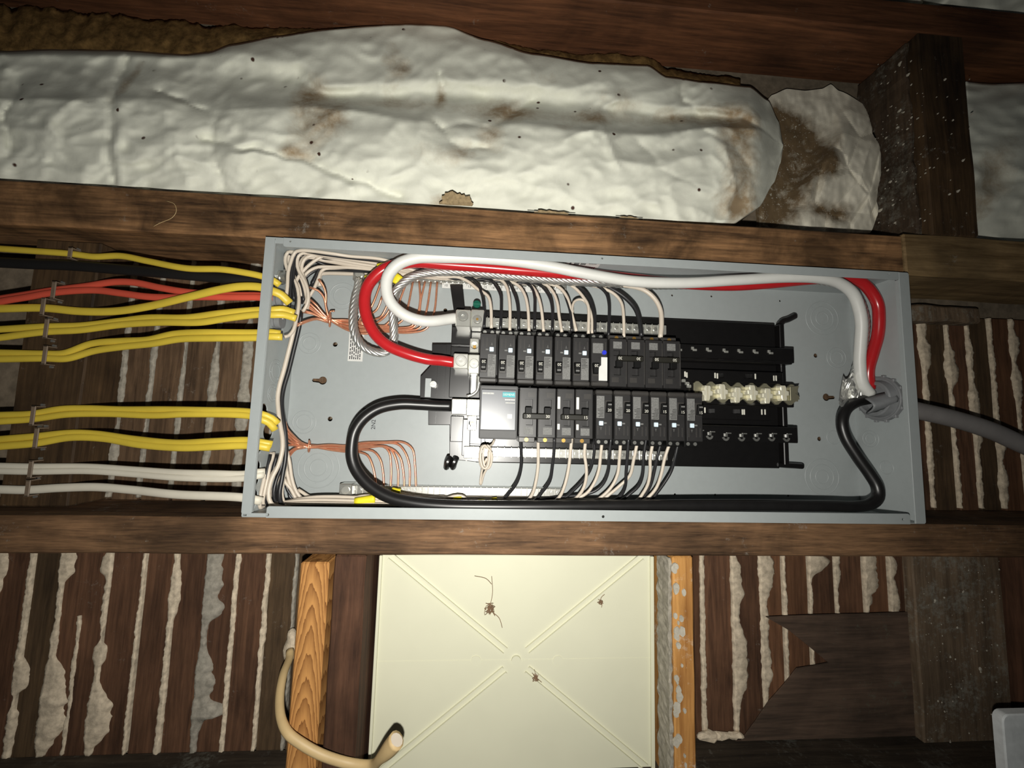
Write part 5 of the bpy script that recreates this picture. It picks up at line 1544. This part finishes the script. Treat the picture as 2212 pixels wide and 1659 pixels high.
# down to the terminals of the upper row
END_K = [
 ('C', [(480, 235, .060), (650, 225, .056), (720, 290, .050), (775, 400, .044), (800, 520, .040), (810, 700, .036), (803, 820, .034)]),
 ('C', [(700, 245, .060), (870, 240, .056), (950, 320, .050), (1005, 430, .044), (1012, 560, .040), (1008, 700, .036), (1000, 840, .034)]),
 ('C', [(920, 265, .060), (1090, 265, .056), (1150, 370, .050), (1195, 490, .044), (1215, 620, .040), (1218, 840, .034)]),
 ('C', [(1150, 285, .060), (1320, 290, .056), (1380, 345, .050), (1410, 450, .044), (1412, 600, .040), (1408, 835, .034)]),
 ('C', [(1280, 285, .060), (1450, 290, .056), (1540, 370, .050), (1600, 480, .044), (1622, 600, .040), (1622, 855, .034)]),
 ('C', [(1490, 290, .060), (1660, 300, .056), (1750, 380, .050), (1800, 500, .044), (1840, 640, .040), (1855, 865, .034)]),
 ('C', [(1650, 285, .060), (1840, 290, .056), (1990, 370, .050), (2070, 480, .044), (2112, 600, .040), (2130, 720, .036), (2128, 880, .034)]),
 ('E', [(-80, 225, .060), (100, 232, .056), (200, 265, .050), (265, 330, .046), (290, 420, .042), (292, 560, .038), (285, 735, .034)]),
 ('E', [(0, 225, .060), (200, 238, .056), (330, 290, .050), (450, 370, .046), (540, 470, .042), (580, 580, .038), (600, 740, .034)])]
END_W = [
 ('C', [(300, 215, .060), (480, 210, .056), (620, 270, .052), (720, 350, .048), (850, 440, .042), (885, 560, .038), (893, 825, .034)]),
 ('C', [(820, 240, .060), (1000, 245, .056), (1070, 320, .050), (1100, 440, .044), (1115, 600, .040), (1113, 860, .034)]),
 ('C', [(960, 262, .060), (1130, 270, .056), (1240, 340, .050), (1300, 450, .044), (1330, 600, .040), (1342, 860, .034)]),
 ('C', [(1210, 285, .060), (1340, 300, .056), (1400, 350, .050), (1452, 450, .044), (1490, 600, .040), (1517, 865, .034)]),
 ('C', [(1350, 285, .060), (1520, 292, .056), (1620, 380, .050), (1680, 520, .044), (1702, 680, .040), (1735, 870, .034)]),
 ('C', [(1450, 290, .060), (1620, 302, .056), (1720, 350, .050), (1800, 460, .044), (1850, 640, .040), (1908, 860, .034)]),
 ('C', [(1640, 280, .060), (1800, 292, .056), (1920, 370, .050), (2010, 480, .044), (2050, 560, .040), (2052, 890, .034)]),
 ('E', [(50, 240, .060), (250, 285, .052), (350, 340, .048), (410, 420, .044), (430, 560, .038), (432, 745, .034)]),
 ('E', [(50, 225, .058), (250, 238, .052), (450, 252, .046), (620, 292, .044), (720, 370, .042), (780, 480, .040), (792, 620, .036), (780, 750, .034)])]
DEST = ['first', 'second', 'third', 'fourth', 'fifth', 'sixth', 'seventh']
for i in range(9):
    big = i == 8
    where = ('the %s narrow upper breaker from the lugs' % DEST[i]) if i < 7 else ('the upper double breaker rated 30', 'the upper double breaker rated 50')[i - 7]
    l, rn, e = LEFT_K[i], RUN_K[i], END_K[i]
    mid = [at(880 + 6 * i, 574 + 1.2 * i, 0.052 + 0.002 * i)]
    pts = P3(l[0], l[1], l[2], l[3]) + P3(rn[0], rn[1], rn[2], rn[3])
    en = P3(e[0], e[1], 0)
    m1 = at(905 + 3 * i, 582 + 1.6 * i, 0.058 + 0.0012 * i)
    pts += [m1]
    if en[0].x - m1.x > 0.12:                              # run behind the big conductors
        for k in range(1, 4):
            q = m1.lerp(en[0], k / 4); pts.append(q)
    wire('k', ('thicker ' if big else 'thin ') + 'black wire along the top to ' + where, pts + en, 0.0036 if big else RT)
    l, rn, e = LEFT_W[i], RUN_W[i], END_W[i]
    pts = P3(l[0], l[1], l[2], l[3]) + P3(rn[0], rn[1], rn[2], rn[3])
    en = P3(e[0], e[1], 0)
    m1 = at(900 + 4 * i, 586 + 1.6 * i, 0.056 + 0.0014 * i)
    pts += [m1]
    if en[0].x - m1.x > 0.12:
        for k in range(1, 4):
            pts.append(m1.lerp(en[0], k / 4))
    wire('w', ('thicker ' if big else 'thin ') + 'white wire along the top to ' + where, pts + en, 0.0036 if big else RT)
wire('w', 'short white loop between two upper breakers', P3('C', [(1862, 640, .040), (1860, 580, .042), (1880, 510, .044), (1930, 482, .046), (1990, 490, .046), (2050, 560, .043), (2090, 680, .039), (2096, 885, .034)], 0), 0.0019)
wire('w', 'thick pale wire lying straight along the top ground bar', P3('N1', [(930, 1000, .072), (925, 850, .074), (950, 760, .076), (1050, 742, .076), (1600, 752, .074), (2000, 745, .072)], 0) + [at(860, 592, .066), at(960, 600, .066), at(1060, 606, .066)], 0.0030)
for i, q in enumerate(([(1060, 620), (1200, 590), (1600, 655), (1900, 690)], [(930, 580), (1200, 560), (1600, 640), (1900, 672)])):
    wire('k', ('lower', 'upper')[i] + ' black wire tucked behind the ground bar lug', P3('N1', [(660, 790 - 60 * i, .066), (800, 700 - 60 * i, .068)], 0) + P3('N1', q, .070, .070) + [at(860, 588 - 3 * i, .070), at(960, 596, .068)], RT)
wire('k', 'black wire pressed against the top wall of the box', P3('N1', [(700, 240, .060), (1200, 262, .064), (1700, 310, .066), (2200, 355, .066)], 0) + P3('N2', [(400, 190, .066), (900, 215, .066)], 0) + [at(900, 570, .064), at(1000, 585, .062)], RT)

# ties: the pair that runs down the left side of the box
V_W = [at(x, y, Y) for x, y, Y in [(642, 661, .046), (640, 682, .046), (638, 698, .048), (632, 725, .050), (624, 757, .052), (613, 800, .052), (604, 832, .051), (600, 858, .050), (601, 882, .048), (605, 915, .046), (610, 945, .044), (610, 972, .042), (601, 1006, .040), (587, 1034, .036), (580, 1066, .034), (585, 1087, .034), (597, 1099, .040), (627, 1104, .052)]]
wire('w', 'white wire running down the left side of the box', V_W + [at(700, 1096, .056), at(900, 1098, .058), at(1100, 1098, .058)], 0.0030)
V_K = [at(x, y, Y) for x, y, Y in [(650, 676, .052), (648, 698, .054), (643, 722, .056), (635, 755, .057), (624, 800, .057), (613, 838, .055), (609, 862, .053), (609, 884, .051), (613, 912, .049), (617, 945, .048), (617, 985, .046), (610, 1030, .044), (604, 1068, .042), (610, 1090, .046), (636, 1098, .056)]]
wire('k', 'black wire running down the left side of the box', V_K + [at(720, 1092, .062), at(900, 1094, .062), at(1100, 1094, .062)], 0.0030)

# lower left bunch -> along the bottom -> terminals of the lower row
LOW_W = [
 ('K4', [(760, -250, .050), (720, 0, .046), (660, 250, .040), (580, 500, .036), (480, 800, .032), (452, 950, .032), (480, 1090, .034), (550, 1230, .040), (660, 1290, .050)]),
 ('K4', [(900, -250, .052), (860, -80, .048), (810, 60, .044), (745, 400, .040), (680, 700, .038), (642, 900, .038), (655, 1010, .042), (720, 1120, .052)]),
 ('K4', [(1180, -280, .048), (1020, 30, .044), (880, 240, .042), (795, 500, .040), (772, 700, .040), (800, 900, .044), (860, 1040, .050), (960, 1120, .058)]),
 ('K4', [(1160, -60, .056), (1180, 120, .056), (1125, 400, .054), (1092, 700, .052), (1120, 890, .054), (1190, 990, .060), (1300, 1060, .064)]),
 ('K4', [(1180, -360, .060), (1250, -150, .060), (1290, 60, .060), (1320, 300, .062), (1400, 600, .064), (1510, 790, .066), (1700, 930, .068), (2200, 960, .068)]),
 ('K4', [(1150, 380, .062), (1180, 470, .062), (1300, 610, .064), (1400, 800, .066), (1510, 950, .068), (1720, 1000, .068), (2100, 1000, .066)]),
 ('K4', [(1180, -100, .062), (1200, 150, .062), (1250, 380, .064), (1330, 640, .066), (1440, 850, .068), (1640, 980, .068), (2100, 985, .068)]),
 ('K4', [(1000, -100, .058), (1020, 200, .058), (1010, 330, .058), (900, 620, .058), (860, 850, .060), (950, 1010, .062), (1200, 1080, .064)])]
LOW_K = [
 ('K4', [(820, -200, .048), (780, 0, .044), (720, 260, .040), (640, 600, .038), (565, 850, .038), (550, 990, .040), (600, 1110, .046), (700, 1190, .054)]),
 ('K4', [(980, -200, .054), (900, 100, .050), (840, 350, .048), (760, 600, .046), (700, 850, .046), (740, 1020, .050), (840, 1120, .058)]),
 ('K4', [(1130, -150, .058), (1080, 100, .056), (960, 420, .054), (900, 700, .052), (930, 900, .054), (1020, 1040, .058), (1180, 1100, .064)]),
 ('K4', [(1200, -200, .054), (1170, 60, .052), (1090, 400, .050), (1015, 700, .050), (1030, 900, .052), (1120, 1040, .058), (1300, 1100, .064)]),
 ('K4', [(1060, 50, .060), (1000, 300, .060), (940, 550, .060), (930, 800, .060), (1000, 960, .062), (1200, 1060, .066)]),
 ('K4', [(1230, 150, .066), (1240, 350, .068), (1200, 560, .068), (1290, 740, .070), (1420, 880, .072), (1700, 960, .072)]),
 ('K4', [(1000, 150, .062), (960, 480, .062), (900, 760, .062), (980, 930, .064), (1150, 1030, .068)]),
 ('K4', [(1190, 480, .068), (1260, 680, .070), (1280, 800, .070), (1400, 900, .072), (1700, 1010, .072)])]
E_K = [
 ('D', [(1238, 790, .034), (1248, 950, .038), (1248, 1150, .044), (1200, 1330, .050), (1100, 1470, .056), (1000, 1560, .060)]),
 ('D', [(1645, 800, .034), (1640, 950, .038), (1620, 1150, .044), (1590, 1320, .050), (1500, 1450, .056), (1390, 1570, .060)]),
 ('N6', [(772, 130, .034), (750, 430, .040), (690, 640, .046), (560, 820, .052), (400, 980, .058), (280, 1075, .062)]),
 ('N6', [(1032, 110, .034), (1000, 430, .040), (985, 650, .046), (910, 840, .052), (780, 960, .056), (560, 1025, .060), (300, 1050, .062)]),
 ('N6', [(1312, 110, .034), (1290, 430, .040), (1270, 700, .046), (1260, 880, .052), (1200, 1020, .058), (1090, 1110, .062)]),
 ('N6', [(1595, 100, .034), (1550, 430, .040), (1530, 720, .046), (1470, 880, .052), (1330, 1010, .058), (1190, 1110, .062)]),
 ('N6', [(1850, 110, .034), (1765, 430, .040), (1720, 650, .046), (1660, 870, .052), (1560, 1050, .058), (1480, 1130, .062)]),
 ('N6', [(2125, 100, .034), (2050, 430, .040), (1990, 640, .046), (1900, 800, .050), (1770, 980, .056), (1640, 1120, .062)])]
E_W = [
 ('D', [(1452, 770, .034), (1452, 950, .038), (1450, 1150, .042), (1420, 1350, .046), (1380, 1480, .050), (1290, 1580, .056)]),
 ('D', [(1852, 810, .034), (1835, 1000, .038), (1810, 1200, .042), (1760, 1400, .046), (1700, 1520, .050), (1620, 1575, .056)]),
 ('N6', [(627, 140, .036), (610, 380, .040), (635, 560, .042), (640, 720, .044), (600, 900, .048), (520, 1030, .052), (400, 1115, .056)]),
 ('N6', [(892, 150, .036), (865, 400, .040), (840, 620, .044), (770, 820, .048), (640, 1000, .052), (440, 1092, .056), (200, 1115, .058)]),
 ('N6', [(1187, 160, .036), (1165, 450, .040), (1140, 680, .044), (1050, 880, .048), (900, 1040, .052), (760, 1118, .056)]),
 ('N6', [(1455, 165, .036), (1390, 480, .042), (1330, 720, .050), (1180, 870, .054), (1000, 1020, .056), (850, 1120, .060)]),
 ('N6', [(1702, 170, .036), (1655, 450, .040), (1655, 650, .044), (1620, 850, .048), (1540, 1000, .052), (1430, 1120, .056)]),
 ('N6', [(1975, 180, .036), (1890, 430, .040), (1830, 700, .044), (1760, 900, .048), (1650, 1040, .052), (1530, 1125, .056)])]
WHERE = ['the double breaker rated 30 of the lower row', 'the double breaker with white stickers'] + ['the %s narrow breaker of the lower row' % o for o in ORD[:6]]
for i in range(8):
    for col, LO, EN in (('k', LOW_K, E_K), ('w', LOW_W, E_W)):
        a = P3(LO[i][0], LO[i][1], 0)
        e = P3(EN[i][0], EN[i][1], 0)[::-1]
        z = TH + 0.004 + 0.0034 * (i % 3) + (0.002 if col == 'w' else 0.0)
        Y = 0.050 + 0.0042 * i if col == 'k' else 0.048 + 0.0044 * i
        xs = a[-1].x + 0.05
        run = []
        while xs < e[0].x - 0.05:
            run.append(Vector((xs, Y, z))); xs += 0.08
        wire(col, 'thin %s wire along the bottom to %s' % ({'k': 'black', 'w': 'white'}[col], WHERE[i]), a + run + e)

# looping white wires with yellow tags above the bottom run
wire('w', 'white wire bowing up to the large yellow tag', P3('N4', [(-700, 900, .070), (-400, 1080, .070), (0, 1185, .066), (230, 1140, .062), (480, 1050, .058), (700, 1025, .056), (830, 1070, .054), (980, 1120, .056)], 0) + [at(880, 1090, .060), at(960, 1092, .062)])
wire('w', 'white wire arching under the small yellow tags', P3('N4', [(1350, 1010, .060), (1600, 1060, .058), (1900, 1110, .058), (2150, 1100, .058)], 0) + P3('N5', [(0, 1000, .056), (180, 940, .054), (340, 935, .054), (420, 990, .054), (400, 1060, .056), (250, 1090, .060)], 0))
wire('w', 'white wire with a yellow tag end above the black conductor', P3('N5', [(330, 1085, .060), (450, 1060, .058), (600, 1005, .056), (760, 995, .056), (900, 1020, .056), (1040, 1000, .056)], 0))
wire('w', 'upper white wire twisting along the bottom ground bar', P3('N4', [(1350, 980, .066), (1600, 1040, .064), (1850, 1080, .064), (2000, 1060, .062), (2200, 1050, .062)], 0) + P3('N5', [(100, 1010, .060), (300, 960, .060)], 0))

def tape(label, frame, p, r=0.0044):
    P = P3(frame, p, 0)
    return tag(mk('wire_tag', MB().tube(spline(P, 0.004), r, r * 0.8, 10), M['tag_yellow'], None, True), label, 'wire tag', 'yellow wire tags')
tape('large yellow tag wrapped on a white wire at the bottom', 'N4', [(435, 1145, .050), (600, 1120, .050), (740, 1095, .050), (830, 1085, .050)], 0.0058)
tape('yellow tag emerging from behind the black conductor', 'N4', [(1160, 925, .056), (1250, 950, .056), (1330, 960, .056)], 0.0056)
tape('small yellow tag on the arching white wire', 'N5', [(180, 1000, .050), (260, 990, .050), (340, 985, .050)], 0.0030)
tape('pale yellow tag above the black conductor', 'N5', [(670, 1045, .052), (740, 1035, .052), (810, 1030, .052)], 0.0028)
tape('small yellow tag at the end of a white wire', 'N5', [(940, 1005, .052), (1000, 1000, .052), (1045, 995, .052)], 0.0026)
tape('yellow tag behind the loop of the white conductor', 'N2', [(860, 760, .050), (900, 690, .050), (960, 610, .050)], 0.0080)
tape('yellow tag beside the ground bar lug', 'N1', [(1840, 850, .058), (1900, 835, .058), (2000, 800, .058)], 0.0050)
tape('yellow tag where the top wires pass the red conductor', 'N1', [(2080, 615, .040), (2150, 600, .040), (2230, 585, .040)], 0.0048)

# coiled white pigtail of the surge protector
cp = P3('D', [(930, 825, .046), (905, 880, .042), (880, 900, .038)], 0)
for k in range(34):
    a = 0.9 + k * 2 * math.pi / 11
    s = k / 33
    sx = 790 + (46 if (k // 11) % 2 else 10) + 18 * s
    cp.append(P3('D', [(sx + 52 * math.cos(a), 1035 - 140 * math.sin(a), 0.034 - 0.004 * math.sin(a * 0.5) - 0.003 * s)], 0)[0])
cp += P3('D', [(860, 1120, .034), (800, 1250, .042), (768, 1360, .050), (762, 1362, .050), (770, 1260, .046), (790, 1160, .040), (840, 1050, .034)], 0)
tag(mk('coiled_pigtail', MB().tube(spline(cp, 0.004), 0.0017, n=7), M['cream_pvc'], None, True), 'coiled white pigtail hanging below the surge protector', 'wire')

# bare copper grounds: upper bundle
RC = 0.0016
CJ = 'N8'
UP_S = [[(1180, 30, .052), (1270, 150, .056), (1325, 320, .060), (1325, 560, .066), (1370, 780, .070)], [(1000, 190, .054), (1180, 260, .058), (1290, 400, .062), (1330, 600, .066), (1385, 800, .070)],
        [(1010, 430, .054), (1150, 560, .058), (1260, 700, .064), (1390, 830, .070)], [(960, 470, .056), (1100, 600, .060), (1240, 730, .066), (1385, 850, .071)], [(900, 560, .058), (1080, 660, .062), (1230, 770, .066), (1380, 860, .072)],
        [(860, 680, .060), (1060, 720, .064), (1230, 790, .068), (1390, 870, .072)], [(760, 930, .050), (950, 850, .056), (1150, 810, .064), (1370, 880, .072)], [(750, 960, .048), (930, 880, .056), (1150, 825, .065), (1380, 890, .073)],
        [(840, 640, .060), (1050, 700, .064), (1220, 780, .068), (1395, 865, .072)], [(900, 500, .058), (1090, 640, .062), (1250, 760, .066), (1400, 855, .072)]]
UP_E = [[(900, 1250), (500, 1380), (370, 1260), (580, 790)], [(900, 1250), (400, 1390), (490, 1290), (600, 1080)], [(430, 1480), (560, 1440), (670, 1270), (760, 1050)], [(450, 1560), (590, 1480), (720, 1340), (800, 1150)],
        [(480, 1590), (650, 1600), (800, 1450), (920, 1190), (1060, 860)], [(480, 1620), (800, 1600), (1000, 1500), (1090, 1320), (1215, 770)], [(500, 1640), (1000, 1640), (1200, 1600), (1310, 1370), (1360, 1100), (1340, 770)],
        [(500, 1660), (1000, 1680), (1250, 1620), (1340, 1370), (1375, 1100), (1455, 770)], [(500, 1690), (1100, 1700), (1350, 1640), (1470, 1370), (1575, 780)], [(500, 1720), (1150, 1740), (1480, 1660), (1630, 1370), (1700, 780)]]
for i in range(10):
    j = at(711 + (i % 3), 690 + (i % 4), 0.074 + 0.0014 * (i % 4))
    m1 = at(750, 696 + 2.4 * (i - 2), 0.080 + 0.0018 * (i % 3))
    m2 = at(790, 703 + 2.6 * (i - 2), 0.082 + 0.0018 * (i % 3))
    e = UP_E[i]
    if i < 2:
        e = [(150, 1500)] + e[2:]
    elif i < 4:
        e = e
    pts = P3(CJ, UP_S[i], 0) + [j, m1, m2] + P3('N2', e, .084, .076)
    pts[-1] = pts[-1] + Vector((0, 0, 0.004))
    wire('c', 'bare copper wire rising to the top ground bar, %s along it from its lug' % ORD[i], pts, RC)
ty = at(713, 692, 0.076)
tag(mk('copper_tie', MB().tube(spline([ty + Vector((0.002 * math.cos(a), -0.007 * math.cos(a) , 0.0095 * math.sin(a))) for a in [k * 0.5 for k in range(14)]] + [ty + Vector((0.002, -0.006, 0.012)), ty + Vector((0.008, -0.006, 0.013))], 0.002), 0.0013, n=6), M['copper'], None, True),
    'twist of copper binding the upper ground wires together', 'wire tie')
# lower bundle
LO_S = [[(700, 560, .052), (740, 700, .056), (880, 860, .064), (1020, 980, .072)], [(690, 600, .054), (730, 760, .058), (870, 900, .066), (1010, 1000, .072)], [(700, 760, .056), (780, 880, .062), (900, 980, .070), (1020, 1020, .074)],
        [(700, 900, .058), (800, 970, .064), (920, 1020, .072), (1030, 1040, .076)], [(720, 1030, .060), (820, 1030, .066), (940, 1040, .072), (1040, 1055, .076)], [(720, 1230, .058), (800, 1160, .064), (900, 1090, .072), (1030, 1070, .076)],
        [(760, 1290, .060), (830, 1190, .066), (920, 1110, .074), (1040, 1085, .078)]]
LO_E = [[(1100, 690), (1210, 692), (1300, 725), (1350, 830), (1382, 1000), (1390, 1060)], [(1100, 675), (1210, 672), (1350, 682), (1420, 760), (1450, 900), (1456, 1060)], [(1100, 662), (1300, 650), (1450, 640), (1505, 690), (1525, 830), (1520, 1060)],
        [(1100, 655), (1300, 642), (1480, 640), (1540, 690), (1590, 850), (1590, 1060)], [(1100, 648), (1300, 632), (1530, 660), (1610, 740), (1645, 900), (1652, 1060)], [(1100, 640), (1300, 618), (1580, 615), (1650, 680), (1700, 820), (1702, 1060)],
        [(1100, 630), (1250, 604), (1450, 597), (1650, 602), (1730, 665), (1752, 800), (1765, 1060)]]
for i in range(7):
    pts = P3('N3', LO_S[i], 0) + [at(667, 962 + 1.6 * (i % 4), 0.080 + 0.0016 * (i % 3)), at(710, 961 + 1.7 * (6 - i), 0.084 + 0.0014 * (i % 3))] + P3('B', LO_E[i], .086, .080)
    wire('c', 'bare copper wire dropping to the bottom ground bar, %s along it from its lug' % ORD[i], pts, RC)
ty = at(668, 965, 0.080)
tag(mk('copper_tie', MB().tube(spline([ty + Vector((0.0015 * math.cos(a), -0.006 * math.cos(a), 0.0075 * math.sin(a))) for a in [k * 0.5 for k in range(14)]] + [ty + Vector((0.001, -0.004, 0.010))], 0.002), 0.0012, n=6), M['copper'], None, True),
    'twist of copper binding the lower ground wires together', 'wire tie')
